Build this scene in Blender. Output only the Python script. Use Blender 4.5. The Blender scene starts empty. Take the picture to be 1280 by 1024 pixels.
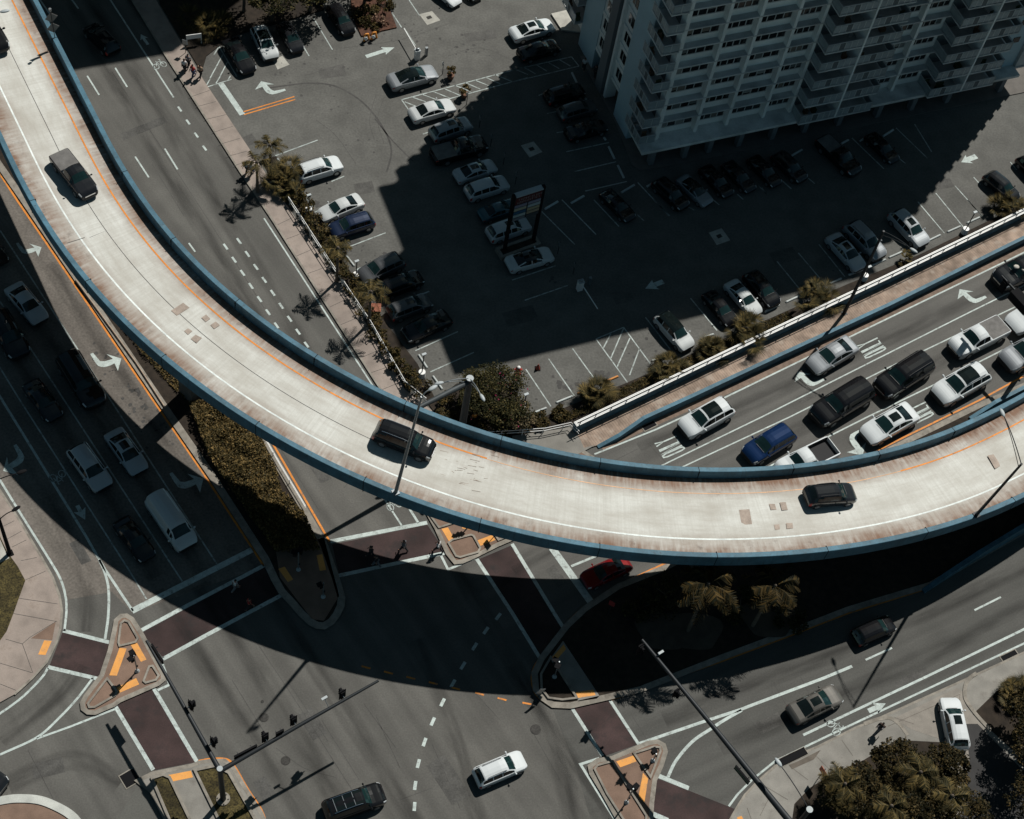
import bpy, bmesh, math, random
import numpy as np
from mathutils import Vector, Matrix
random.seed(7); RNG = np.random.default_rng(7)
S = bpy.context.scene; COL = S.collection

# ---------------------------------------------------------------- camera, sky, sun, exposure
CAM_H = 115.0; FPX = 2000.0                       # camera height (m), focal length in photo pixels (1280 wide)
_d = np.array([370-640, 1810-512, FPX]); _d = _d/np.linalg.norm(_d)   # direction of 'down' in image axes
_r = np.array([1, 0, 0])-_d[0]*_d; _r /= np.linalg.norm(_r)
_u = np.cross(_d, _r)
cam = bpy.data.cameras.new('camera'); camo = bpy.data.objects.new('camera', cam); COL.objects.link(camo)
cam.sensor_width = 36.0; cam.lens = 36.0*FPX/1280; cam.clip_start = 1; cam.clip_end = 3000
camo.matrix_world = Matrix(((_r[0], -_r[1], -_r[2], 0), (-_u[0], _u[1], _u[2], 0), (-_d[0], _d[1], _d[2], CAM_H), (0, 0, 0, 1)))
S.camera = camo
SUN_EL = math.radians(52); SHX, SHY = math.cos(math.radians(126)), -math.sin(math.radians(126))  # ground direction shadows fall
W = bpy.data.worlds.new('World'); S.world = W; W.use_nodes = True
sky = W.node_tree.nodes.new('ShaderNodeTexSky'); sky.sky_type = 'NISHITA'; sky.sun_disc = False
sky.air_density = .42; sky.dust_density = .25; sky.ozone_density = .6
sky.sun_elevation = SUN_EL; sky.sun_rotation = math.atan2(-SHX, -SHY)
bg = W.node_tree.nodes['Background']; bg.inputs['Strength'].default_value = 0.056
tint = W.node_tree.nodes.new('ShaderNodeMix'); tint.data_type = 'RGBA'; tint.blend_type = 'MULTIPLY'; tint.inputs['Factor'].default_value = 1; tint.inputs['B'].default_value = (.93, 1.18, .9, 1)   # grades the sky light greener so that shade turns teal
W.node_tree.links.new(sky.outputs[0], tint.inputs['A']); W.node_tree.links.new(tint.outputs['Result'], bg.inputs[0])
sun = bpy.data.lights.new('sun', 'SUN'); sun.energy = 5.0; sun.angle = math.radians(0.5); sun.color = (1.0, 0.972, 0.912)
suno = bpy.data.objects.new('sun', sun); COL.objects.link(suno)
suno.rotation_euler = Vector((SHX*math.cos(SUN_EL), SHY*math.cos(SUN_EL), -math.sin(SUN_EL))).to_track_quat('-Z', 'Y').to_euler()
suno.location = (60, 80, 120)
S.view_settings.view_transform = 'Standard'; S.view_settings.look = 'None'
S.view_settings.exposure = 0.0; S.view_settings.gamma = 1.0

# ---------------------------------------------------------------- helpers
def G(px, py, z=0.0):
    """Where the line of sight of photo pixel (px, py) meets the level z: real-world metres."""
    v = np.array([px-640, py-512, FPX]); t = (CAM_H-z)/float(v@_d)
    return (float(v@_r)*t, -float(v@_u)*t, z)
def G2(px, py, z=0.0): return G(px, py, z)[:2]
def GL(pts, z=0.0): return [G2(x, y, z) for x, y in pts]
def Z(x0, y0, k, pts): return [(x0+x/k, y0+y/k) for x, y in pts]
def R(x0, y0, pts): return Z(x0, y0, 1280/340, pts)
MATS = {}
def mat(name, col, rough=.8, metal=0., var=.12, scale=1.2, grain=.1, gscale=14., streak=None, spec=.35, coat=0., bump=0.):
    if name in MATS: return MATS[name]
    m = bpy.data.materials.new(name); m.use_nodes = True; nt = m.node_tree; N = nt.nodes; L = nt.links
    b = N['Principled BSDF']; b.inputs['Roughness'].default_value = rough; b.inputs['Metallic'].default_value = metal
    b.inputs['Specular IOR Level'].default_value = spec; b.inputs['Coat Weight'].default_value = coat
    b.inputs['Coat Roughness'].default_value = .06
    g = N.new('ShaderNodeNewGeometry')
    def noise(sc, det, vec=None):
        n = N.new('ShaderNodeTexNoise'); n.inputs['Scale'].default_value = sc; n.inputs['Detail'].default_value = det
        L.new(vec if vec else g.outputs['Position'], n.inputs['Vector']); return n.outputs['Fac']
    def mulfac(fac, lo, hi):
        r = N.new('ShaderNodeMapRange'); r.inputs[1].default_value = .3; r.inputs[2].default_value = .7
        r.inputs[3].default_value = lo; r.inputs[4].default_value = hi; L.new(fac, r.inputs[0]); return r.outputs[0]
    fac = None
    terms = []
    if var: terms += [mulfac(noise(scale, 4), 1-var, 1+var), mulfac(noise(scale*.13, 3), 1-var*.8, 1+var*.8)]
    if grain: terms.append(mulfac(noise(gscale, 2), 1-grain, 1+grain))
    if streak:                                          # wear drawn out along a road: (angle, strength, width scale)
        ang, st, sc = streak
        mp = N.new('ShaderNodeMapping'); mp.vector_type = 'TEXTURE'
        mp.inputs['Rotation'].default_value = (0, 0, ang); mp.inputs['Scale'].default_value = (22, 1.0/sc, 1)
        L.new(g.outputs['Position'], mp.inputs['Vector'])
        terms.append(mulfac(noise(1.0, 3, mp.outputs[0]), 1-st, 1+st*.7))
    rgb = N.new('ShaderNodeRGB'); rgb.outputs[0].default_value = (*col, 1); out = rgb.outputs[0]
    for t in terms:
        mx = N.new('ShaderNodeMix'); mx.data_type = 'RGBA'; mx.blend_type = 'MULTIPLY'; mx.inputs['Factor'].default_value = 1
        L.new(out, mx.inputs['A']); L.new(t, mx.inputs['B']); out = mx.outputs['Result']
    L.new(out, b.inputs['Base Color'])
    if bump:
        bp = N.new('ShaderNodeBump'); bp.inputs['Strength'].default_value = bump; bp.inputs['Distance'].default_value = .02
        L.new(noise(gscale*1.5, 2), bp.inputs['Height']); L.new(bp.outputs[0], b.inputs['Normal'])
    MATS[name] = m; return m
def flat(name, col, rough=.5, metal=0., spec=.5, coat=0.): return mat(name, col, rough, metal, 0, 1, 0, 1, None, spec, coat)

def wear(m, col, scale, lo, hi, amt=.85, zs=None):
    """Paint worn through to what lies under it, in patches."""
    nt = m.node_tree; N = nt.nodes; L = nt.links; b = N['Principled BSDF']; old = b.inputs['Base Color'].links[0].from_socket; g = N.new('ShaderNodeNewGeometry'); n = N.new('ShaderNodeTexNoise'); n.inputs['Scale'].default_value = scale; n.inputs['Detail'].default_value = 6; n.inputs['Roughness'].default_value = .7; mp = N.new('ShaderNodeMapping'); mp.inputs['Scale'].default_value = (1, 1, 1 if zs is None else zs); L.new(g.outputs['Position'], mp.inputs['Vector']); L.new(mp.outputs[0], n.inputs['Vector'])
    r = N.new('ShaderNodeMapRange'); r.inputs[1].default_value = lo; r.inputs[2].default_value = hi; r.inputs[3].default_value = 0; r.inputs[4].default_value = amt; L.new(n.outputs['Fac'], r.inputs[0]); x = N.new('ShaderNodeMix'); x.data_type = 'RGBA'; L.new(r.outputs[0], x.inputs['Factor']); L.new(old, x.inputs['A']); x.inputs['B'].default_value = (*col, 1); L.new(x.outputs['Result'], b.inputs['Base Color'])
class MB:
    def __init__(s): s.v = []; s.f = []; s.m = []; s.uv = None
    def add(s, vs, fs, m=0):
        o = len(s.v); s.v += [tuple(v) for v in vs]; s.f += [tuple(i+o for i in f) for f in fs]; s.m += [m]*len(fs); return s
    def poly(s, pts, z, m=0):
        a = sum(pts[i-1][0]*pts[i][1]-pts[i][0]*pts[i-1][1] for i in range(len(pts)))
        if a < 0: pts = pts[::-1]
        return s.add([(x, y, z) for x, y in pts], [tuple(range(len(pts)))], m)
    def prism(s, pts, z0, z1, m=0, ms=None, bottom=False):
        a = sum(pts[i-1][0]*pts[i][1]-pts[i][0]*pts[i-1][1] for i in range(len(pts)))
        if a < 0: pts = pts[::-1]
        n = len(pts)
        s.add([(x, y, z1) for x, y in pts], [tuple(range(n))], m)
        s.add([(x, y, z0) for x, y in pts]+[(x, y, z1) for x, y in pts], [(i, (i+1) % n, n+(i+1) % n, n+i) for i in range(n)], m if ms is None else ms)
        if bottom: s.add([(x, y, z0) for x, y in pts], [tuple(range(n))[::-1]], m)
        return s
    def strip(s, pts, w, z, m=0, closed=False):
        l, r_ = offs(pts, w/2, closed), offs(pts, -w/2, closed); n = len(pts)
        s.add([(x, y, z) for x, y in r_]+[(x, y, z) for x, y in l], [(i, (i+1) % n, n+(i+1) % n, n+i) for i in range(n if closed else n-1)], m); return s
    def kerb(s, pts, w, z0, z1, m=0, closed=True):
        l, r_ = offs(pts, w/2, closed), offs(pts, -w/2, closed); n = len(pts); K = n if closed else n-1
        vs = [(x, y, z0) for x, y in r_]+[(x, y, z1) for x, y in r_]+[(x, y, z1) for x, y in l]+[(x, y, z0) for x, y in l]
        fs = []
        for i in range(K):
            j = (i+1) % n
            fs += [(i, j, n+j, n+i), (n+i, n+j, 2*n+j, 2*n+i), (2*n+i, 2*n+j, 3*n+j, 3*n+i)]
        if not closed: fs += [(0, n, 2*n, 3*n), (n-1, 4*n-1, 3*n-1, 2*n-1)]
        return s.add(vs, fs, m)
    def box(s, c, sz, rz=0., m=0, M=None):
        x, y, z = sz[0]/2, sz[1]/2, sz[2]/2
        vs = [Vector((a*x, b*y, d*z)) for d in (-1, 1) for b in (-1, 1) for a in (-1, 1)]
        Q = M if M is not None else Matrix.Rotation(rz, 4, 'Z')
        vs = [(Q@v)+Vector(c) for v in vs]
        return s.add(vs, [(0, 2, 3, 1), (4, 5, 7, 6), (0, 1, 5, 4), (2, 6, 7, 3), (0, 4, 6, 2), (1, 3, 7, 5)], m)
    def tube(s, P, r, n=8, m=0, caps=True):
        P = [Vector(p) for p in P]; k = len(P); rr = r if hasattr(r, '__len__') else [r]*k
        vs = []; up = None
        for i, p in enumerate(P):
            t = (P[min(i+1, k-1)]-P[max(i-1, 0)]).normalized()
            if up is None: up = t.orthogonal().normalized()
            up = (up-t*up.dot(t)).normalized(); si = t.cross(up)
            for j in range(n):
                a = 2*math.pi*j/n; vs.append(p+(up*math.cos(a)+si*math.sin(a))*rr[i])
        fs = [(i*n+j, i*n+(j+1) % n, (i+1)*n+(j+1) % n, (i+1)*n+j) for i in range(k-1) for j in range(n)]
        if caps: fs += [tuple(range(n))[::-1], tuple(range((k-1)*n, k*n))]
        return s.add(vs, fs, m)
    def ell(s, c, rad, M=None, m=0, nu=10, nv=6):
        vs = []; fs = []
        for i in range(nv+1):
            ph = math.pi*i/nv
            for j in range(nu):
                th = 2*math.pi*j/nu; q = Vector((rad[0]*math.sin(ph)*math.cos(th), rad[1]*math.sin(ph)*math.sin(th), rad[2]*math.cos(ph)))
                vs.append((M@q if M is not None else q)+Vector(c))
        for i in range(nv):
            for j in range(nu): fs.append((i*nu+j, (i+1)*nu+j, (i+1)*nu+(j+1) % nu, i*nu+(j+1) % nu))
        return s.add(vs, fs, m)
    def disc(s, c, r, z1=None, n=20, m=0):
        pts = [(c[0]+r*math.cos(2*math.pi*i/n), c[1]+r*math.sin(2*math.pi*i/n)) for i in range(n)]
        return s.poly(pts, c[2], m) if z1 is None else s.prism(pts, c[2], z1, m)
def offs(pts, d, closed=False):
    n = len(pts); out = []
    for i in range(n):
        a = pts[i-1] if (i > 0 or closed) else None; b = pts[(i+1) % n] if (i < n-1 or closed) else None
        p = pts[i]; ns = []
        for q0, q1 in ((a, p), (p, b)):
            if q0 is None or q1 is None: continue
            dx, dy = q1[0]-q0[0], q1[1]-q0[1]; L = math.hypot(dx, dy) or 1e-6; ns.append((-dy/L, dx/L))
        if len(ns) == 1: nx, ny = ns[0]; k = 1
        else:
            nx, ny = ns[0][0]+ns[1][0], ns[0][1]+ns[1][1]; L = math.hypot(nx, ny) or 1e-6; nx /= L; ny /= L
            k = 1/max(.45, nx*ns[0][0]+ny*ns[0][1])
        out.append((p[0]+nx*d*k, p[1]+ny*d*k))
    return out
def smooth_line(pts, n=6):
    """Catmull-Rom through 2D points."""
    P = [np.array(p, float) for p in pts]; P = [2*P[0]-P[1]]+P+[2*P[-1]-P[-2]]; out = []
    for i in range(1, len(P)-2):
        for k in range(n):
            t = k/n; a, b, c, d = P[i-1:i+3]
            out.append(tuple(.5*((2*b)+(c-a)*t+(2*a-5*b+4*c-d)*t*t+(3*b-a-3*c+d)*t**3)))
    return out+[tuple(P[-2])]
WL = {}
def empty(name, loc, label=None, cat=None, group=None, rz=0.):
    o = bpy.data.objects.new(name, None); COL.objects.link(o); o.location = loc; o.rotation_euler = (0, 0, rz); o.empty_display_size = .3
    WL[o] = Vector(loc); tag(o, label, cat, group); return o
def tag(o, label=None, cat=None, group=None, kind=None):
    for k, v in (('label', label), ('category', cat), ('group', group), ('kind', kind)):
        if v: o[k] = v
    return o
def mesh(name, mb, mats, smooth=None):
    me = bpy.data.meshes.new(name); me.from_pydata(mb.v, [], mb.f)
    for m in (mats if isinstance(mats, (list, tuple)) else [mats]): me.materials.append(m)
    me.polygons.foreach_set('material_index', mb.m)
    if mb.uv is not None:
        uv = me.uv_layers.new(name='UVMap'); lv = np.zeros(len(me.loops), np.int32); me.loops.foreach_get('vertex_index', lv)
        uv.data.foreach_set('uv', np.array(mb.uv, np.float32)[lv].ravel())
    if smooth is not None:
        me.polygons.foreach_set('use_smooth', [True]*len(me.polygons)); me.set_sharp_from_angle(angle=math.radians(smooth))
    me.update(); return me
def obj(name, mb, mats, parent=None, smooth=None, origin=None, local=False):
    """One mesh object; vertices are given in world metres unless local."""
    if not local:
        o_ = WL[parent] if parent is not None else Vector(origin) if origin is not None else Vector((0, 0, 0))
        if o_.length: mb.v = [(v[0]-o_.x, v[1]-o_.y, v[2]-o_.z) for v in mb.v]
    o = bpy.data.objects.new(name, mesh(name, mb, mats, smooth)); COL.objects.link(o)
    if parent is not None: o.parent = parent; WL[o] = WL.get(parent, Vector((0, 0, 0)))
    elif origin is not None: o.location = origin; WL[o] = Vector(origin)
    else: WL[o] = Vector((0, 0, 0))
    return o
def struct(name, mb, m, smooth=None): return tag(obj(name, mb, m, smooth=smooth), kind='structure')
def dup(root, loc, rz=None, scale=None):
    c = root.copy(); COL.objects.link(c); c.location = loc; WL[c] = Vector(loc)
    if rz is not None: c.rotation_euler = (0, 0, rz)
    if scale is not None: c.scale = (scale,)*3
    for ch in root.children:
        k = ch.copy(); COL.objects.link(k); k.parent = c
        for g in ch.children: q = g.copy(); COL.objects.link(q); q.parent = k
    return c

# ---------------------------------------------------------------- materials
AVE = math.atan2(-math.sin(math.radians(54.3)), math.cos(math.radians(54.3)))
RMP = math.radians(31.7); EST = math.radians(27.2)
M_ground = mat('worn_asphalt', (.088, .087, .079), .9, var=.10, scale=.5, grain=.12, gscale=9)
M_lot = mat('lot_asphalt', (.092, .0905, .083), .9, var=.16, scale=.5, grain=.15, gscale=5)
M_sb = mat('old_avenue_concrete', (.128, .114, .10), .9, var=.14, scale=.5, grain=.2, gscale=5, streak=(AVE, .2, .9))
M_ave = mat('avenue_asphalt', (.094, .091, .083), .9, var=.10, scale=.4, grain=.12, gscale=8, streak=(AVE, .2, .8))
M_ramp = mat('bridge_asphalt', (.094, .091, .084), .9, var=.08, scale=.4, grain=.1, gscale=8, streak=(RMP, .22, .7))
M_east = mat('east_asphalt', (.076, .075, .069), .9, var=.08, scale=.4, grain=.12, gscale=8, streak=(EST, .2, .8))
M_treeshade = mat('tree_shade_asphalt', (.035, .034, .034), .9)  # driveway asphalt with the tree shade put into its colour
M_stain = mat('tyre_stain', (.06, .058, .055), .9, var=.2, scale=3)
M_white = mat('white_road_paint', (.40, .455, .435), .7, var=.14, scale=2.5, grain=.16, gscale=16)
M_thin = mat('thin_white_paint', (.34, .385, .37), .7, var=.2, scale=2.5, grain=.2, gscale=16)
M_orange = mat('orange_road_paint', (.58, .2, .025), .7, var=.14, scale=2, grain=.12)
M_deckline = mat('deck_line_paint', (.62, .66, .64), .75, var=.15, scale=2)
M_tact = mat('orange_tactile_paving', (.66, .30, .075), .8, var=.08, grain=.12, gscale=30)
M_brick = mat('maroon_crosswalk', (.04, .0245, .0235), .9, var=.38, scale=.45, grain=.15, gscale=12)
M_walk = mat('pale_pavement', (.205, .195, .175), .9, var=.16, scale=.8, grain=.08)
M_pink = mat('pink_pavement', (.262, .218, .19), .9, var=.2, scale=.8, grain=.08)
M_kerb = mat('kerb_concrete', (.225, .205, .175), .9, var=.22, scale=1.8, grain=.1)
M_brown = mat('brown_paving', (.175, .115, .085), .9, var=.16, scale=1, grain=.1)
M_pad = mat('drain_concrete', (.34, .33, .295), .9, var=.2)
M_soil = mat('mulch_soil', (.022, .016, .011), .95, var=.35, scale=2, grain=.3, gscale=20)
M_grass = mat('dry_grass', (.042, .033, .011), .95, var=.5, scale=1.6, grain=.7, gscale=9, bump=.6)
M_iron = mat('iron_cover', (.038, .036, .033), .85, 0, var=.3, scale=6)
M_blue = mat('blue_parapet_paint', (.042, .115, .162), .65, var=.25, scale=1.1, grain=.1, gscale=6)
M_steel = flat('dark_painted_steel', (.018, .021, .024), .55, .2, .3)
M_grey = flat('galvanised_steel', (.22, .24, .25), .4, .6)
M_lamp = flat('lamp_housing', (.34, .37, .38), .6, .1, .3)
M_black = flat('signal_black', (.008, .008, .009), .85, 0, .1)
M_wmetal = flat('white_metal', (.7, .7, .68), .5)

for m_, c_, s_, lo_, hi_, a_ in ((M_white, (.13, .13, .12), 2.2, .54, .66, .7), (M_thin, (.11, .11, .1), 2.0, .5, .64, .8), (M_orange, (.16, .12, .09), 2.2, .54, .66, .7), (M_tact, (.3, .2, .12), 1.8, .52, .7, .7), (M_brick, (.02, .018, .018), .55, .5, .66, .75), (M_walk, (.12, .105, .09), .9, .56, .7, .5), (M_pink, (.16, .125, .1), .8, .55, .7, .55), (M_blue, (.09, .16, .19), .9, .56, .68, .5), (M_kerb, (.1, .085, .07), 1.4, .54, .68, .6)): wear(m_, c_, s_, lo_, hi_, a_)
wear(M_blue, (.02, .03, .035), 3.5, .55, .7, .6, .12); wear(M_blue, (.12, .13, .12), 5.0, .62, .7, .5)
# ---------------------------------------------------------------- the ground and the roads
struct('ground', MB().poly([(-400, -350), (400, -350), (400, 500), (-400, 500)], 0), M_ground)
struct('parking_lot', MB().poly(GL([(255, 101), (329, 212), (360, 262), (410, 335), (506, 490), (545, 522), (640, 560), (700, 545), (960, 405), (1340, 225), (1340, -120), (150, -120), (190, 0)]), .004), M_lot)
struct('avenue', MB().poly(GL([(-120, 430), (-120, -200), (90, -120), (172, -5), (340, 270), (470, 480), (560, 640), (700, 690), (760, 760), (690, 880), (790, 1100), (330, 1100), (170, 985), (100, 1100), (-120, 1100), (-60, 620)]), .004), M_ave)
struct('southbound_road', MB().poly(GL([(-120, 560), (-120, -60), (-6, 208), (22, 251), (114, 386), (192, 501), (256, 594), (330, 708), (165, 766), (140, 740), (83, 750), (62, 702), (30, 651), (-15, 579)]), .006), M_sb)
struct('bridge_road', MB().poly(GL([(560, 690), (745, 560), (940, 470), (1340, 275), (1340, 480), (1225, 515), (830, 708), (720, 790), (640, 800)]), .008), M_ramp)
struct('east_road', MB().poly(GL([(690, 884), (760, 874), (905, 824), (1060, 766), (1165, 732), (1340, 640), (1340, 800), (1110, 902), (960, 965), (920, 1012), (900, 1100), (760, 1100), (720, 960)]), .008), M_east)

W1, W2, O1 = MB(), MB(), MB()          # road paint: bright white, thin white, orange
ZP = .017
def wl(pts, w=.15, mb=None, sm=False):
    p = GL(pts); (mb or W1).strip(smooth_line(p) if sm else p, w, ZP)
# avenue, northbound side
for a in ([(109, 95), (124, 119)], [(144, 85), (159, 109)], [(169, 196), (186, 222)], [(206, 186), (222, 212)], [(236, 304), (244, 315)], [(50, 0), (64, 20)], [(80, -14), (98, 11)]): wl(a)
wl([(125, -20), (217, 122)])
for i in range(4): wl([(222.5+10.4*i, 133.5+16.3*i), (226.8+10.4*i, 139.5+16.3*i)], .2)
for i in range(9): wl([(296.2+10.55*i, 298+16.2*i), (301.2+10.55*i, 305+16.2*i)], .2)
for i in range(8): wl([(279.5+10.6*i, 305+16.4*i), (284.5+10.6*i, 312+16.4*i)], .2)
wl([(330, 273), (458, 470), (500, 535)], .14)
# avenue, southbound side
wl([(-20, 465), (0, 496), (106, 668), (130, 710), (166, 764)], .2)
wl([(124, 700), (131, 716), (135.7, 737), (135.4, 769), (131.4, 799)], .2, sm=True)
wl([(-20, 430), (0, 460), (24, 499), (162, 714), (183, 749)], .12, W2); wl([(0, 377), (80, 500), (228, 727)], .12, W2); wl([(0, 288), (70, 395), (138, 500), (271, 705)], .12, W2)
wl([(165, 764), (316, 687)], .5); wl([(175, 789), (222, 763.5), (330, 707)], .32); wl([(203.6, 824), (260, 793), (354, 743)], .32)
wl([(413, 677), (534, 653.5)], .35); wl([(422, 720), (558, 691)], .32)
wl([(551, 694), (560, 712), (594, 698)], .2)
wl([(596, 699), (640, 766), (675, 823)], .3); wl([(640, 680), (696, 772), (705, 786)], .3); wl([(690, 685), (740, 755)], .6); wl([(714, 708), (748, 694)], .2)
wl([(470, 608), (502, 657)], .15); wl([(500, 617), (523, 654)], .2)
for i, a in enumerate(Z(320, 752, 3.765, [(1140, 71), (1082, 137), (1029, 212), (974, 302), (927, 386), (878, 475), (832, 565), (793, 662), (764, 763), (749, 866), (746, 965)])):
    tx, ty = ((1.5, -2.0), (1.45, -2.1), (1.4, -2.2), (1.4, -2.3), (1.3, -2.3), (1.2, -2.4), (1.1, -2.5), (.9, -2.6), (.7, -2.7), (.4, -2.8), (.2, -2.8))[i]
    wl([(a[0]-tx*2, a[1]-ty*2), (a[0]+tx*2, a[1]+ty*2)], .25)
# crosswalk borders and turn lines
wl([(143.5, 882), (191.5, 962.5)], .3); wl([(191.6, 859.5), (246, 952)], .3); wl([(196, 863.5), (212, 856), (203, 830)], .2)
wl([(79, 788.5), (140, 804)], .3); wl([(60, 834), (122, 848.6)], .3)
wl([(116, 848), (96, 874), (72, 899.5), (46, 922), (0, 943.5)], .18, sm=True); wl([(143.5, 886.6), (89, 908), (46, 923.5)], .16)
wl([(-15, 577), (0, 600.5), (30, 649), (62, 700), (75.6, 724), (82, 746), (83, 765), (80.5, 789)], .18, sm=True); wl([(60, 835), (51.5, 848), (27.5, 872), (0, 892), (-15, 900)], .18, sm=True)
wl([(714.5, 884.5), (753, 945)], .26); wl([(761.5, 874), (798, 930), (883, 901), (926, 887), (940, 881.5), (1029, 848), (1065, 833)], .24)
wl([(834.6, 972), (845, 951), (865.6, 927), (888, 911.6), (905, 900.5), (927, 888)], .24, sm=True); wl([(749, 948), (725.5, 955.5), (772, 1030)], .2)
wl([(822, 969.5), (861, 985.5)], .35); wl([(812, 1016), (835, 1026)], .4)
# east road
for a in ([(1082, 825), (1115, 810)], [(1218, 763), (1251, 746.5)]): wl(a, .16)
wl([(1004, 919), (1160, 845), (1300, 777)], .2); wl([(911, 1008), (922, 993), (941, 974), (969, 951.5), (1038, 918.5), (1160, 861), (1300, 795)], .16)
# bridge road
wl([(743, 568), (820, 537), (900, 500), (1300, 306)], .15); wl([(815, 588), (953, 521), (1211, 391), (1300, 347)], .12); wl([(825, 597), (988, 521), (1110, 460), (1300, 369)], .12); wl([(940, 594), (1085, 521), (1168, 481), (1300, 414)], .13)
# orange lines
wl([(-15, 195), (21, 250), (113, 385), (191, 500), (255, 593), (330, 708)], .17, O1); wl([(262, 420), (337, 548), (412, 677)], .17, O1)
wl([(1300, 459), (1225, 500), (1099, 562), (830, 705), (771, 732)], .16, O1); wl([(771, 732), (729, 760), (706, 782), (675, 822), (665, 842), (667, 863), (676, 874.5), (690, 883), (713, 885)], .14, O1, True)
wl([(762, 876), (905, 826), (980, 798), (1060, 767), (1163, 735)], .12, O1)
wl([(248, 951.5), (262, 949), (282, 949), (293, 958), (310, 987), (327, 1013), (334, 1034)], .16, O1, True)
wl([(304, 140), (368, 121)], .13, O1); wl([(305, 143.5), (369, 124.5)], .13, O1)
for k in range(7):
    a = [(622, 872.5), (652, 879)]; x = 622-28*k+(0 if k < 2 else -2); y = 872.5-6.6*k; wl([(x, y), (x+11, y+3)], .14, O1)
wl([(653, 878.5), (664, 880.5)], .14, O1)
# parking bays
wl([(276, 104.5), (303, 143.5)], .55); 
for l in R(320, 0, [(610, 15), (685, 130), (720, 0), (770, 75), (697, 133), (750, 215), (272, 88), (360, 235), (163, 120), (250, 265), (88, 735), (290, 660), (355, 855), (415, 830), (275, 1000), (310, 985), (685, 470), (1280, 312), (685, 470), (718, 517), (718, 517), (1280, 366), (785, 632), (815, 622),
    (700, 480), (750, 500), (735, 458), (800, 480), (785, 446), (855, 472), (835, 432), (910, 462), (890, 420), (960, 450), (935, 402), (1010, 432), (985, 390), (1055, 420), (1030, 378), (1105, 408), (1080, 365), (1150, 395), (1125, 352), (1205, 385), (1215, 325), (1280, 352)]),: LL = l
def pairs(P):
    for i in range(0, len(P), 2): wl(P[i:i+2], .11, W2)
pairs(LL)
pairs(R(640, 0, [(0, 331), (280, 268), (0, 387), (315, 312), (280, 268), (315, 312), (60, 320), (110, 348), (115, 306), (165, 336), (170, 294), (222, 324), (222, 281), (275, 312), (125, 450), (150, 440), (165, 535), (215, 525), (210, 625), (250, 620), (255, 715), (455, 672), (295, 808), (490, 762), (345, 900), (540, 855), (592, 860), (740, 1018), (830, 975), (858, 990), (945, 940), (975, 965), (1060, 915), (1088, 940), (1175, 885), (1200, 915)]))
pairs(R(940, 0, [(470, 650), (620, 795), (678, 603), (825, 745), (765, 585), (845, 715), (140, 850), (185, 890), (265, 840), (295, 865), (690, 745), (722, 770), (30, 875), (72, 915), (1215, 763), (1245, 800), (1043, 835), (1075, 870), (955, 875), (1085, 1020), (865, 910), (995, 1070), (780, 950), (905, 1098)]))
pairs(R(640, 250, [(140, 55), (295, 210), (235, 0), (395, 163), (385, 0), (503, 125), (665, 0), (742, 75), (590, 70), (622, 100), (205, 310), (0, 378), (60, 473), (262, 403), (65, 797), (183, 972), (172, 748), (293, 922), (285, 700), (408, 870), (395, 655), (545, 862), (395, 655), (525, 600), (525, 600), (650, 770), (628, 553), (745, 705), (840, 463), (965, 615), (945, 420), (960, 440), (465, 630), (430, 697), (525, 605), (465, 745), (555, 650), (495, 785), (600, 700), (553, 825)]))
pairs(R(940, 250, [(118, 290), (240, 440), (218, 250), (320, 370), (315, 210), (437, 362), (1015, 0), (1085, 80)]))
pairs(R(320, 250, [(440, 220), (610, 155), (470, 330), (555, 290), (780, 445), (815, 430), (840, 550), (885, 525), (750, 710), (950, 620), (820, 810), (1025, 718)]))
pairs(Z(200, 0, 8, [(465, 855), (505, 785), (560, 835), (605, 760), (680, 800), (705, 760), (475, 870), (715, 795), (590, 465), (770, 770), (590, 465), (540, 550), (630, 545), (500, 785), (675, 620), (600, 765), (370, 700), (400, 650)]))
# arrows, letters, bicycle symbols: drawn in a local frame, x to the right of travel, y along it
HA = np.array(G2(1010, 464))-np.array(G2(1066, 436)); HA /= np.linalg.norm(HA)
def frame(tail, h, flip=1):
    h = np.array(h)/np.linalg.norm(h); rt = np.array((h[1], -h[0])); t = np.array(G2(*tail))
    return lambda x, y: tuple(t+rt*x*flip+h*y)
_h = np.array(G2(1199.4, 362.3))-np.array(G2(1262, 331)); _h /= np.linalg.norm(_h); _rt = np.array((_h[1], -_h[0])); _t = np.array(G2(1232.8, 371.2))
TURN = [(float((np.array(G2(*p))-_t)@_rt), float((np.array(G2(*p))-_t)@_h)) for p in Z(1160, 300, 10.667, [(785, 770), (760, 745), (640, 790), (590, 770), (560, 745), (510, 705), (605, 690), (420, 660), (395, 795), (470, 740), (510, 785), (560, 825), (600, 840), (640, 845), (700, 820)])]
def turn(tail, h, flip=1, k=1., mb=None):
    f = frame(tail, h, flip); (mb or W1).poly([f(x*k, y*k) for x, y in TURN], ZP)
def arrow(tail, tip, w=.22, hw=.55, hl=1.1):
    a, b = np.array(G2(*tail)), np.array(G2(*tip)); L = np.linalg.norm(b-a); f = frame(tail, b-a)
    W1.poly([f(x, y) for x, y in ((-w, 0), (w, 0), (w, L-hl), (hw, L-hl-.15), (0, L), (-hw, L-hl-.15), (-w, L-hl))], ZP)
def hd(a, b): return np.array(G2(*b))-np.array(G2(*a))
hr = hd((1300, 306), (900, 500)); hs = hd((80, 500), (228, 727)); he = hd((1004, 919), (1300, 777))
turn((1232.8, 371.2), hr); turn((1030, 474.5), hr, 1, .95); turn((1081, 536), hr, -1, 1.1)
turn((21, 304), hs, -1, .85); turn((114, 442), hs, -1, 1.0); turn((213, 591.5), hs, -1, 1.05); turn((19, 556), hs, 1, 1.0)
turn((357, 112.5), hd((370, 121), (304, 140)), 1, 1.0); arrow((457.5, 71), (493, 59.5))
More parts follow.
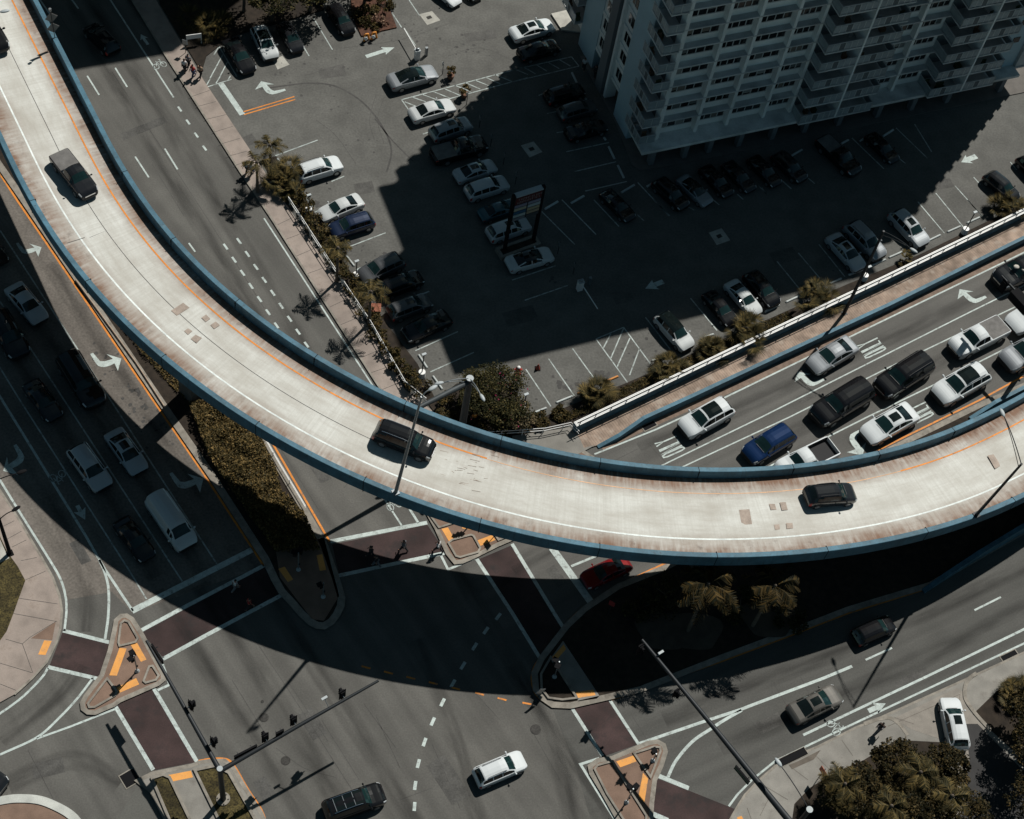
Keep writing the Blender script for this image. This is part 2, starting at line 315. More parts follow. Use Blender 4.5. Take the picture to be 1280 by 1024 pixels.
arrow((1220.5, 195.5), (1201.5, 203), .3, .6, .9); arrow((829, 352), (806.5, 361), .25, .6, 1.0)
arrow((1085.5, 889), (1107, 879.5), .2, .5, .9); arrow((185, 56), (176, 43), .14, .4, .6); arrow((96.5, 632), (106.5, 650), .16, .5, .9)
def letters(bl, br, tl, word='ONLY'):
    B, X, Y = (np.array(G2(*p)) for p in (bl, br, tl)); X = (X-B)/(len(word)*1.0-.15); Y = Y-B
    F = {'O': [[(.0, .15), (0, .85), (.18, 1), (.55, 1), (.72, .85), (.72, .15), (.55, 0), (.18, 0), (0, .15)]], 'N': [[(0, 0), (0, 1), (.72, 0), (.72, 1)]],
         'L': [[(0, 1), (0, .04), (.72, .04)]], 'Y': [[(0, 1), (.36, .6), (.72, 1)], [(.36, .62), (.36, 0)]]}
    for i, ch in enumerate(word):
        for st in F[ch]: W1.strip([tuple(B+X*(i+x)+Y*y) for x, y in st], .13, ZP+.002*len(st) % .003)
letters((1107.5, 436.5), (1095.5, 420.5), (1082.5, 448.5)); letters((856, 561.5), (843.8, 543), (830, 573)); letters((1167, 518.5), (1155.5, 500.5), (1143.5, 530))
letters
def bike(c, h, k=.62):
    f = frame(c, h)
    ring = lambda cx, cy, r: [f(cx+r*math.cos(a*math.pi/6), cy+1.3*r*math.sin(a*math.pi/6)) for a in range(12)]
    for cy in (-.62*k, .62*k): W2.strip(ring(cy, 0, .42*k), .12*k, ZP, closed=True)
    for st in ([(-.62, 0), (-.2, .55), (.4, .55), (.62, 0)], [(-.2, .55), (.05, 0), (.4, .55)], [(-.2, .55), (-.25, .75)], [(.4, .55), (.45, .8), (.25, .85)]): W2.strip([f(x*k, y*k*1.5) for x, y in st], .11*k, ZP+.002)
bike((200, 82), hd((253, 182), (223, 134))); bike((72, 595), hs); bike((1042, 910), he); bike((493, 632), hd((523, 654), (500, 617)))
struct('white_road_marking', W1, M_white); struct('thin_white_road_marking', W2, M_thin); struct('orange_road_marking', O1, M_orange)

# maroon crosswalks
CW = MB()
for p in ([(177, 791), (330, 709), (353, 741), (204, 822)], [(415, 681), (534, 656), (556, 689), (424, 718)], [(599, 699), (639, 682), (703, 784), (676, 820)], [(146, 880), (189.5, 861), (243.5, 953), (193, 963)],
          [(78, 791), (138, 806), (124, 846), (62, 832)], [(717, 884.5), (760, 876), (796, 931), (754, 946)], [(820.5, 973), (860, 988), (925, 1014), (915, 1050), (810, 1050)]): CW.poly(GL(p), .012)
struct('crosswalk', CW, M_brick)
# tyre marks, oil, covers, pads
TY = MB()
TY.strip(smooth_line(GL(R(320, 0, [(20, 420), (130, 405), (250, 392), (370, 405), (480, 465), (560, 545), (620, 645), (637, 720), (615, 810)]))), .18, .010)
TY.strip(smooth_line(GL(R(320, 0, [(560, 560), (640, 660), (740, 760)]))), .12, .010)
for (x, y, r_) in ((455, 822, .0), (700, 480, .5), (712, 486, .4), (752, 467, .5), (725, 481, .35), (757, 470, .4), (443, 303, .6), (395, 255, .5), (480, 322, .5), (700, 503, .4), (128, 446, .0), (166, 487, .3), (173, 489, .35), (181, 509, .3), (188, 531, .3), (690, 350, .3)):
    if r_:
        for k in range(5):
            g = G2(x+RNG.normal()*3, y+RNG.normal()*2); n = 9
            TY.poly([(g[0]+r_*.5*(.5+random.random())*math.cos(2*math.pi*i/n), g[1]+r_*.5*(.5+random.random())*math.sin(2*math.pi*i/n)) for i in range(n)], .0105+.0006*k)
def drips(x0, y0, x1, y1, n):
    for k in range(n):
        t = RNG.random(); g = G2(x0+(x1-x0)*t+RNG.normal()*14, y0+(y1-y0)*t+RNG.normal()*9); r_ = .05+.16*RNG.random()**2; m_ = 7; TY.poly([(g[0]+r_*(.6+.5*RNG.random())*math.cos(2*math.pi*i/m_), g[1]+r_*(.6+.5*RNG.random())*math.sin(2*math.pi*i/m_)) for i in range(m_)], .0105+.0001*(k % 20))
drips(380, 230, 560, 470, 70); drips(680, 490, 1180, 290, 80); drips(440, 40, 620, 60, 40); drips(360, 80, 480, 200, 40); drips(330, 30, 420, 70, 25); drips(120, 430, 210, 560, 60)
struct('road_stain', TY, M_stain)
PT = MB()                                            # squares of newer asphalt cut into the old
for x, y, a, b, r_ in ((415, 90, 2.6, 1.4, .3), (600, 45, 3.2, 1.2, .3), (560, 95, 1.0, 2.0, .3), (455, 235, 1.8, 1.3, .3), (650, 395, 3, 1.6, .4), (780, 370, 2.2, 1.4, .4), (980, 320, 2.6, 1.5, .4), (300, 180, 1.2, 3.2, -.95), (180, 160, .9, 4.5, -.95), (560, 975, 1.6, 3.6, .6), (390, 905, 1.2, 2.4, .6), (330, 985, 1.0, 1.6, .6), (60, 960, 2.2, 1.2, .3), (1140, 850, 3.2, .9, .47), (960, 905, 2.4, 1.0, .47), (100, 690, .8, 2.2, .6), (880, 545, 1.8, .9, .55), (1010, 495, 2.2, .8, .55), (695, 720, .9, 1.8, .6), (400, 590, 1.0, 2.0, .6), (1180, 230, 1.8, 1.1, .3)):
    c = G2(x, y); PT.poly([(c[0]+(u*a*math.cos(r_)-v*b*math.sin(r_))/2, c[1]+(u*a*math.sin(r_)+v*b*math.cos(r_))/2) for u, v in ((-1, -1), (1, -1.05), (1.03, 1), (-.97, 1))], .0095)
struct('asphalt_patch', PT, mat('patch_asphalt', (.077, .075, .07), .9, var=.2, scale=1.5, grain=.2, gscale=8))
PD = MB()
for p in ([(524, 18), (540, 14), (550.5, 25.5), (534, 31.5)], [(651, 182), (667, 177), (678, 190), (662, 197)], [(886, 291), (902, 285.5), (913, 300.5), (896, 306.5)], [(341, 75), (353, 70), (362, 81), (347, 87)]): PD.poly(GL(p), .009)
struct('drain_pad', PD, M_pad)
def cover(px, py, r_, label, sq=None):
    c = G(px, py); mb = MB()
    if sq: mb.box((c[0], c[1], .03), sq, RMP)
    else: mb.disc((c[0], c[1], .006), r_, .024, 20).kerb([(c[0]+r_*.8*math.cos(2*math.pi*i/16), c[1]+r_*.8*math.sin(2*math.pi*i/16)) for i in range(16)], .05, .02, .032)
    tag(obj('manhole_cover', mb, M_iron, origin=(c[0], c[1], 0)), label, 'manhole cover')
cover(669.5, 912, .42, 'iron manhole cover on the road below the shaded median nose'); cover(357, 951, .36, 'iron manhole cover in the intersection between the mast arm and its shadow'); cover(330, 897, .36, 'worn manhole cover in the intersection above the long mast arm'); 
cover(328, 877, .12, 'tiny round valve cover beside the slanting lamp shadow in the intersection')
cover(536.5, 22, 0, 'small dark drain grate in a sunny concrete pad of the lot', (.5, .38, .02)); cover(664.5, 186.5, 0, 'small dark drain grate in the shaded pad near the tower', (.5, .4, .02)); cover(899, 295.5, 0, 'dark drain grate in the shaded pad in mid lot', (.5, .4, .02))
for px, py, sz, a, lb in ((162.5, 973, (1.15, 1.2, .02), AVE, 'square black storm drain opening left of the grass median'), (989.5, 947.5, (2.6, .62, .02), EST, 'long dark kerb drain at the curve of the lower sidewalk'), (1261, 819.5, (1.6, .5, .02), EST, 'dark kerb drain on the east road near the right edge'), (811.5, 532.5, (1.35, .6, .02), RMP, 'dark gutter drain at the foot of the bridge parapet')):
    c = G(px, py); mb = MB().box((c[0], c[1], .14 if px == 989.5 else .022), sz, a); mb.kerb([(c[0]+x*sz[0]/2*math.cos(a)-y*sz[1]/2*math.sin(a), c[1]+x*sz[0]/2*math.sin(a)+y*sz[1]/2*math.cos(a)) for x, y in ((-1, -1), (1, -1), (1, 1), (-1, 1))], .08, 0, .15 if px == 989.5 else .04, 1)
    tag(obj('storm_drain', mb, [M_black, M_kerb], origin=(c[0], c[1], 0)), lb, 'storm drain')

# ---------------------------------------------------------------- pavements, islands, planted beds
def slab(name, px, m, z=.13, kerb=True, kw=.18, closed=True, kpx=None):
    mb = MB().prism(GL(px, z), -.05, z, 0, 1)
    if kerb: mb.strip(offs(GL(kpx or px, z), 0), kw, z+.004, 1, closed and not kpx)
    return struct(name, mb, [m, M_kerb])
sw1L = [(150, -25), (159, -10), (207, 69), (300, 214), (340, 274), (400, 368), (469, 476), (520, 552)]
slab('pavement', sw1L+[(560, 545), (540, 513), (506, 487), (463, 412), (410, 333), (352, 247), (329, 212), (255, 101), (195, 0), (180, -25)], M_pink, kpx=sw1L)
sw2 = [(-40, 555), (0, 613), (24, 650), (52, 697), (66, 722), (74.5, 745), (77.5, 764), (75.5, 786), (70.5, 803), (58, 828), (40, 848), (18, 868), (-40, 900)]
slab('pavement', sw2, M_pink, kpx=sw2[:-1])
JN = MB()                                            # joints cut into the pavements
for a in [[(236, 122), (262, 113)], [(244, 134), (270, 127)], [(255, 150), (284, 143)], [(265, 166), (291, 158)], [(273, 181), (300, 173)], [(283, 196), (309, 189)], [(292, 208), (318, 197)], [(347, 281), (366, 272)], [(358, 299), (379, 291)], [(371, 320), (392, 311)], [(385, 342), (407, 334)], [(400, 365), (420, 355)], [(412, 384), (433, 374)], [(426, 406), (447, 397)], [(438, 425), (459, 416)], [(452, 447), (473, 438)], [(464, 466), (487, 458)], [(478, 487), (500, 478)],
          [(0, 660), (18, 651)], [(9, 674), (27, 664)], [(15, 684), (33, 675)], [(26, 701), (46, 697)], [(32, 725), (57, 714)], [(24, 748), (72, 755)], [(17, 767), (71, 777)], [(7, 799), (28, 805), (37, 797), (70, 777)], [(28, 805), (41, 841)], [(0, 829), (40, 841)], [(0, 855), (20, 863)]]: JN.strip(GL(a, .13), .035, .1365)
struct('pavement_joint', JN, M_stain)
T = MB()
for p in [Z(0, 700, 5.82, q) for q in ([(322, 585), (376, 590), (331, 692), (278, 688)], [(870, 640), (921, 645), (850, 842), (795, 840)], [(948, 615), (998, 604), (1066, 726), (1025, 741)], [(848, 930), (990, 860), (1013, 905), (868, 968)])]: T.poly(GL(p, .13), .138)
for p in (Z(200, 848, 5.82, [(55, 705), (225, 672), (240, 720), (85, 752)]), Z(680, 848, 5.82, [(525, 605), (650, 562), (672, 605), (555, 648)]), Z(680, 848, 5.82, [(720, 688), (757, 730), (730, 905), (688, 860)]), Z(660, 760, 5.82, [(175, 360), (260, 265), (277, 300), (195, 392)]), Z(660, 760, 5.82, [(345, 613), (475, 595), (492, 635), (365, 655)]),
          Z(480, 620, 8, [(575, 330), (640, 315), (705, 435), (650, 455)]), Z(480, 620, 8, [(780, 280), (1050, 360), (1020, 366), (780, 325)]), Z(480, 620, 8, [(935, 445), (1080, 390), (1115, 440), (965, 500)]), R(320, 500, [(105, 795), (135, 785), (175, 845), (150, 858)]), R(320, 500, [(285, 732), (312, 725), (330, 800), (300, 805)]), [(921, 1022), (927, 1020), (932, 1030), (925, 1032)]): T.poly(GL(p, .13), .138)
struct('tactile_paving', T, M_tact)
i1 = Z(0, 700, 5.82, [(835, 500), (845, 440), (880, 408), (920, 405), (960, 430), (1030, 540), (1110, 690), (1185, 830), (1190, 868), (1150, 900), (870, 1022), (830, 1052), (740, 1090), (690, 1112), (640, 1108), (605, 1082), (600, 1040), (625, 990), (740, 840), (800, 660)])
slab('traffic_island', i1, M_brown, kw=.36)
slab('traffic_island', [(172, 976), (190, 967), (240, 957), (250, 953), (264, 951), (281, 951), (291, 959), (308, 988), (325, 1014), (340, 1045), (225, 1060), (190, 990)], M_walk, kw=.3)
i3 = Z(680, 848, 5.82, [(335, 640), (390, 598), (500, 580), (640, 520), (760, 470), (825, 460), (870, 485), (885, 530), (855, 630), (805, 740), (785, 900), (775, 1060), (560, 1060), (430, 830), (345, 690)])
slab('traffic_island', i3, M_brown, kw=.36)
i4 = [(773, 733), (731, 761), (708, 783), (677, 823), (668, 842), (670, 862), (678, 872), (691, 881), (713, 882), (757, 872), (800, 862), (905, 821), (980, 793), (1060, 762), (1163, 731), (1280, 664), (1340, 630), (1340, 455), (1228, 505), (1102, 567), (833, 709)]
slab('median', i4, M_soil, kw=.5)
P4 = MB()
for p in (Z(660, 760, 5.82, [(165, 365), (255, 240), (520, 640), (500, 660), (365, 680), (300, 560)]),): P4.poly(GL(p, .13), .134)
struct('median_path', P4, M_walk)
MB4 = MB()
for k in range(3):
    c = G2(*((868, 790), (960, 775), (830, 790))[k]); n = 22
    MB4.poly([(c[0]+(2.2+.4*math.sin(6*math.pi*i/n))*math.cos(2*math.pi*i/n), c[1]+(1.9+.3*math.cos(4*math.pi*i/n))*math.sin(2*math.pi*i/n)) for i in range(n)], .14+.004*k)
struct('mulch_bed', MB4, mat('pale_mulch', (.075, .06, .045), .95, var=.2))
i5 = [(531, 634), (546, 661), (560, 692), (569, 703), (578, 702), (592, 696), (622, 681), (648, 670), (720, 642), (745, 575), (700, 545), (640, 552), (540, 600)]
slab('pavement', i5, M_brown, kw=.36)
i6 = [(-34, 158), (31, 252), (123, 387), (201, 502), (265, 595), (332, 699), (343, 723), (352, 739), (364, 752), (377, 767), (389, 778), (397, 782), (405, 782.5), (414, 777), (421, 768), (426, 757), (427, 747), (419, 720), (404, 678), (329, 549), (254, 421), (184, 300), (54, 90), (-40, -60)]
slab('median', i6, M_soil, kw=.6)
PN = MB().poly(GL([(345, 690), (405, 672), (424, 745), (405, 776), (390, 774), (350, 722)], .13), .134)
struct('median_path', PN, M_brown)
# raised planter kerbs on the islands, grass beds
PK = MB()
for p in [Z(0, 700, 5.82, q) for q in ([(862, 600), (880, 460), (905, 440), (935, 450), (1003, 570), (985, 597), (870, 625)], [(1045, 880), (1085, 775), (1110, 770), (1155, 840), (1135, 872), (1060, 893)], [(780, 862), (850, 955), (838, 985), (690, 1070), (650, 1072), (640, 1045)])]+[Z(680, 848, 5.82, q) for q in ([(655, 545), (800, 498), (845, 502), (848, 530), (775, 717)], [(368, 660), (390, 632), (500, 602), (600, 770), (745, 1000), (740, 1060), (600, 1060), (460, 840)])]+[Z(480, 620, 8, q) for q in ([(445, 170), (550, 315), (720, 262), (780, 230), (600, 100)], [(645, 470), (680, 440), (870, 388), (895, 398), (962, 520), (940, 562), (760, 612), (720, 600)], [(1110, 385), (1145, 440), (1280, 390), (1240, 330)])]:
    PK.kerb(GL(p, .2), .16, .1, .24)
for p in ([(190, 973), (204, 968.5), (212, 972), (240, 1030), (214, 1030)], [(243.5, 963), (269, 957.5), (286, 966), (322, 1030), (276, 1030)]): PK.kerb(GL(p, .2), .2, .1, .28)
for p in (Z(660, 760, 5.82, [(150, 655), (250, 668), (355, 655), (165, 360), (95, 480), (100, 590)]),): PK.kerb(GL(p, .2), .16, .1, .28)
PK.kerb(GL([(244, 936), (259, 940)], .1), .1, .1, .11)
struct('planter_kerb', PK, M_kerb)
GR = MB()
for p in ([(191, 974), (204, 970), (211, 973), (238, 1030), (215, 1030)], [(245, 964), (269, 959), (285, 967), (320, 1030), (277, 1030)], [(-30, 660), (0, 671), (9, 690), (22, 708), (31.8, 726), (23, 750), (17, 767), (8.6, 789), (-10, 815), (-40, 830), (-40, 660)]): GR.poly(GL(p, .13), .17)
tag(obj('grass', GR, M_grass), kind='stuff')
struct('plaza_paving', MB().poly(GL([(-40, 600), (-2, 670), (8, 692), (12, 698), (0, 704), (-40, 716)], .13), .176), M_pad)
struct('ramp_paving', MB().poly(GL(Z(0, 700, 5.82, [(225, 570), (405, 450), (380, 583)]), .13), .136), M_brown)
# roundabout kerb at the bottom-left corner
ring = smooth_line(GL(Z(0, 848, 5.82, [(-220, 1020), (-120, 930), (0, 895), (130, 878), (290, 890), (430, 945), (530, 1010), (600, 1100)])))
struct('ring_kerb', MB().kerb(ring, .62, -.02, .14, closed=False), mat('pale_ring_concrete', (.42, .43, .40), .85, var=.15))
struct('ring_bed', MB().poly(ring+GL([(90, 1100), (-60, 1100)]), .06), M_brown)
# lower right pavement, driveway, planted ground
sw3 = [(900, 1060), (907, 1035), (921, 1010), (931, 994), (949, 975), (969, 958), (990, 947), (1023, 933), (1069, 910), (1103, 896), (1199, 853), (1256, 827), (1340, 788)]
slab('pavement', sw3+[(1340, 1060)], M_walk, kpx=sw3)
struct('driveway', MB().poly(GL([(1113, 900), (1196, 860), (1206, 866), (1206, 882), (1216, 894), (1275, 960), (1320, 1060), (1200, 1060), (1178, 925), (1140, 912), (1128, 905)], .13), .136), mat('driveway_concrete', (.22, .20, .175), .9, var=.15))
struct('driveway_asphalt', MB().poly(GL([(1206, 905), (1222, 905), (1300, 985), (1330, 1060), (1195, 1060), (1212, 950)], .13), .142), M_treeshade)
struct('planted_ground', MB().poly(GL([(993, 1005), (1012, 985), (1045, 965), (1080, 950), (1120, 925), (1178, 928), (1196, 1060), (985, 1060)], .13), .146).poly(GL([(1216, 893), (1250, 860), (1290, 840), (1340, 840), (1340, 1060), (1320, 1000), (1285, 955)], .13), .146), M_soil)
J3 = MB()
for a in ([(934, 1010), (940, 1027)], [(948, 978), (985, 1000)], [(960, 1000), (950, 1020)], [(1020, 945), (1040, 965)], [(1052, 925), (1066, 945)], [(1110, 908), (1200, 868)], [(1200, 868), (1199, 880)], [(1118, 897), (1142, 905)], [(990, 960), (1010, 975)]): J3.strip(GL(a, .13), .03, .14)
J3.poly(GL(Z(880, 848, 5.82, [(615, 630), (690, 600), (850, 520), (800, 590), (640, 662)]), .13), .139)
struct('pavement_joint', J3, mat('joint_dirt', (.10, .085, .07), .9, var=.2))
ap = smooth_line(GL(Z(1080, 780, 6.4, [(900, 395), (850, 430), (815, 480), (805, 550), (820, 620), (900, 730), (1010, 850)]), .13))
struct('driveway_kerb', MB().kerb(ap, .3, .1, .2, closed=False).kerb(smooth_line(GL(Z(1080, 780, 6.4, [(0, 800), (120, 760), (215, 755), (290, 810), (350, 890)]), .13)), .3, .1, .15, closed=False), M_kerb)
# lot: planted strips, gutters
struct('planted_bed', MB().prism(GL([(358, 252), (372, 262), (410, 325), (463, 404), (506, 478), (532, 500), (548, 522), (600, 546), (655, 548), (662, 520), (645, 490), (610, 470), (570, 480), (545, 500), (522, 455), (472, 390), (445, 350), (432, 330), (395, 268), (372, 236), (345, 195), (328, 200), (335, 215)], .1), -.02, .1), M_soil)
struct('planted_bed', MB().prism(GL([(640, 560), (735, 522), (980, 410), (1340, 240), (1340, 225), (1150, 318), (1060, 355), (985, 388), (880, 435), (815, 465), (780, 480), (700, 512), (665, 528)], .1), -.02, .11), M_soil)
struct('planted_bed', MB().prism(GL([(437, -15), (440, 12), (444, 28), (452, 45), (464, 43), (478, 38), (496, 34), (481, -5), (470, -30)], .15), -.02, .15), mat('red_mulch', (.07, .032, .02), .95, var=.35, scale=2.5, grain=.4, gscale=16))
struct('planted_bed', MB().prism(GL([(195, -20), (200, 5), (252, 90), (258, 70), (290, 45), (350, 28), (405, 12), (400, -20)], .1), -.02, .1), M_soil)
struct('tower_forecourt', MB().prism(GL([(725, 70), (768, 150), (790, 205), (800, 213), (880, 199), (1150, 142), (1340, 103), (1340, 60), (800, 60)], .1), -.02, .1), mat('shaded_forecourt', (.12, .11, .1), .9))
struct('entrance_pad', MB().prism(GL([(689, 17), (710, 12), (722, 25), (726, 40), (702, 37)], .2), -.02, .2), M_pad)
struct('lot_gutter', MB().strip(GL([(752, 560), (806, 534), (940, 475), (1110, 393), (1300, 301)], .0), .62, .013), mat('stained_gutter', (.16, .115, .088), .9, var=.25, scale=2, grain=.15)).data

# oil worn into the lane centres, seams and cracks
def oil_mat():
    m = bpy.data.materials.new('oil_streak'); m.use_nodes = True; nt = m.node_tree; N = nt.nodes; L = nt.links; b = N['Principled BSDF']; b.inputs['Base Color'].default_value = (.022, .021, .02, 1); b.inputs['Roughness'].default_value = .9; b.inputs['Specular IOR Level'].default_value = .2
    uv = N.new('ShaderNodeUVMap'); uv.uv_map = 'UVMap'; sp = N.new('ShaderNodeSeparateXYZ'); L.new(uv.outputs[0], sp.inputs[0])
    def M(op, a, c):
        n = N.new('ShaderNodeMath'); n.operation = op
        for i, x in enumerate((a, c)):
            if isinstance(x, (int, float)): n.inputs[i].default_value = x
            else: L.new(x, n.inputs[i])
        return n.outputs[0]
    e = M('SUBTRACT', 1, M('POWER', M('ABSOLUTE', sp.outputs[1], 0), 1.6))
    mp = N.new('ShaderNodeMapping'); mp.inputs['Scale'].default_value = (.16, .9, 1); L.new(uv.outputs[0], mp.inputs['Vector']); n = N.new('ShaderNodeTexNoise'); n.inputs['Scale'].default_value = 1; n.inputs['Detail'].default_value = 4; L.new(mp.outputs[0], n.inputs['Vector'])
    r = N.new('ShaderNodeMapRange'); r.inputs[1].default_value = .38; r.inputs[2].default_value = .7; r.inputs[3].default_value = .04; r.inputs[4].default_value = .45; L.new(n.outputs['Fac'], r.inputs[0]); L.new(M('MULTIPLY', M('MAXIMUM', e, 0), r.outputs[0]), b.inputs['Alpha']); return m
OIL = MB(); OIL.uv = []
def oil(px, w):
    P = smooth_line(GL(px), 5); n = len(P); cols = [offs(P, w*k/2) for k in (-1, -.5, 0, .5, 1)]; L = 0; us = [0]
    for a, c in zip(P[:-1], P[1:]): L += math.dist(a, c); us.append(L)
    z = .0125; u0 = RNG.random()*300
    OIL.add([(x, y, z) for c in cols for x, y in c], [(j*n+i, j*n+i+1, (j+1)*n+i+1, (j+1)*n+i) for j in range(4) for i in range(n-1)])
    OIL.uv += [(us[i]+u0, v) for v in (-1, -.5, 0, .5, 1) for i in range(n)]
for px, w in (([(800, 562), (946, 501), (1120, 419), (1300, 332)], 1.7), ([(950, 560), (1139, 470), (1300, 392)], 1.7), ([(1060, 553), (1174, 501), (1300, 437)], 1.6), ([(640, 712), (720, 670), (830, 622)], 1.6),
    ([(900, 935), (1000, 893), (1150, 826), (1300, 752)], 1.8), ([(830, 900), (960, 850), (1120, 785), (1300, 700)], 1.6), ([(-20, 385), (52, 497), (195, 722)], 1.6), ([(20, 360), (109, 500), (249, 716)], 1.6), ([(60, 330), (165, 490), (292, 690)], 1.6), ([(60, 620), (95, 690), (108, 740), (106, 790)], 1.6), ([(100, 830), (70, 870), (0, 925)], 1.6),
    ([(100, -20), (170, 90), (260, 235), (360, 400), (420, 500)], 1.8), ([(70, -20), (140, 95), (230, 250), (330, 410)], 1.7), ([(150, -20), (230, 110), (320, 260)], 1.5), ([(250, 730), (330, 850), (440, 1030)], 1.9), ([(195, 740), (290, 880), (390, 1030)], 1.8), ([(300, 690), (400, 840), (520, 1030)], 1.8), ([(560, 690), (640, 830), (760, 1030)], 1.7), ([(640, 830), (690, 930), (720, 1030)], 1.9), ([(150, 980), (90, 950), (10, 980)], 1.8), ([(600, 1030), (560, 900), (520, 800)], 1.6)): oil(px, w)
struct('oil_streak', OIL, oil_mat())
SE_ = MB()
for a in ([(312, 790), (372, 880), (432, 975), (460, 1015)], [(360, 852), (410, 927)], [(402, 900), (449, 975)], [(455, 880), (495, 935)], [(470, 895), (500, 960)], [(540, 930), (575, 1010)], [(345, 935), (380, 960), (420, 972)], [(200, 905), (222, 950)], [(290, 850), (330, 915)], [(35, 938), (70, 1005)], [(590, 862), (625, 900)], [(500, 1000), (540, 985)], [(660, 905), (700, 975)], [(790, 895), (815, 935)], [(965, 850), (985, 885)], [(1000, 845), (1025, 895)], [(1130, 438), (1142, 446)], [(812, 556), (838, 585)],
    [(140, 90), (205, 190), (270, 290), (330, 385)], [(75, 20), (100, 62)], [(190, 205), (230, 270)], [(60, 260), (120, 350), (175, 440)], [(85, 335), (125, 395)], [(395, 150), (420, 170), (445, 205)], [(560, 70), (600, 60), (640, 75)], [(430, 60), (500, 50), (560, 30)], [(380, 95), (430, 80)], [(470, 118), (462, 150), (468, 175)], [(480, 122), (472, 150), (480, 180)], [(760, 580), (800, 560)], [(430, 610), (470, 560)], [(350, 560), (400, 640)]): SE_.strip(smooth_line(GL(a)), .035, .011)
struct('road_seam', SE_, M_stain)
# ---------------------------------------------------------------- the curved viaduct
OUT = [(0, 177), (35, 250), (72, 303), (138, 391), (197, 445), (266, 497), (320, 531), (362, 556), (426, 590), (495, 618), (564, 643), (660, 668), (714, 679), (783, 688.5), (868, 696), (940, 697), (1046, 690), (1126, 675.5), (1179, 660), (1227, 644), (1280, 621)]
ZX = [-200, 0, 138, 266, 426, 564, 714, 868, 1046, 1280, 1500]; ZV = [15.6, 14.6, 14.0, 13.5, 13.0, 12.4, 11.7, 10.6, 9.2, 7.6, 6.5]
op = [np.array(G(x, y, float(np.interp(x, ZX, ZV)))) for x, y in OUT]
cum = np.concatenate([[0], np.cumsum([np.linalg.norm(op[i+1][:2]-op[i][:2]) for i in range(len(op)-1)])])
arr = np.array(op); deg = 7
fx, fy, fz = (np.polynomial.Polynomial.fit(cum, arr[:, k], d_) for k, d_ in ((0, deg), (1, deg), (2, 3)))
SS = np.linspace(0, cum[-1], 120); cv = np.stack([fx(SS), fy(SS), fz(SS)], 1)
def extend(cv, end):
    a, b = (cv[0], cv[3]) if end == 0 else (cv[-1], cv[-4]); t = (a-b)/np.linalg.norm((a-b)[:2])
    if end == 0:                                      # upstream: straight on beyond the frame
        return np.array([a+t*k for k in (60, 45, 30, 20, 10, 5, 2)])
    th = 0; q = a.copy(); o = []; c0, s0 = math.cos(math.radians(1.4)), math.sin(math.radians(1.4))
    for k in range(20):
        t = np.array([t[0]*c0-t[1]*s0, t[0]*s0+t[1]*c0, t[2]]); q = q+t*2.5*np.array([1, 1, .9 if q[2] > 3 else 0]); o.append(q.copy())
    return np.array(o)
cv = np.concatenate([extend(cv, 0), cv, extend(cv, 1)]); NS = len(cv)
tang = np.gradient(cv[:, :2], axis=0); tang /= np.linalg.norm(tang, axis=1)[:, None]; norm2 = np.stack([-tang[:, 1], tang[:, 0]], 1)   # towards the inner side
arc = np.concatenate([[0], np.cumsum(np.linalg.norm(np.diff(cv[:, :2], axis=0), axis=1))])
VW, PH, SEV = 8.2, .92, .5                           # width over the parapets, parapet height, crossfall
def vpt(i, v, dz=0.): return (cv[i, 0]+norm2[i, 0]*v, cv[i, 1]+norm2[i, 1]*v, cv[i, 2]-PH-SEV*v/VW+dz)
def vloft(prof, m=0, uv=False, i0=0, i1=None, closed=True):
    """Sweep a cross-section [(offset, height above deck)] along the curve."""
    mb = MB(); i1 = NS if i1 is None else i1; k = len(prof); vs = []; uvs = []
    for i in range(i0, i1):
        for (v, dz) in prof: vs.append(vpt(i, v, dz)); uvs.append((arc[i], v))
    K = k if closed else k-1
    mb.add(vs, [((i*k+j), (i*k+(j+1) % k), ((i+1)*k+(j+1) % k), ((i+1)*k+j)) for i in range(i1-i0-1) for j in range(K)], m)
    if closed: mb.add([vs[j] for j in range(k)]+[vs[-k+j] for j in range(k)], [tuple(range(k)), tuple(range(k, 2*k))[::-1]], m); uvs += [(0, 0)]*(2*k)
    mb.uv = uvs; return mb
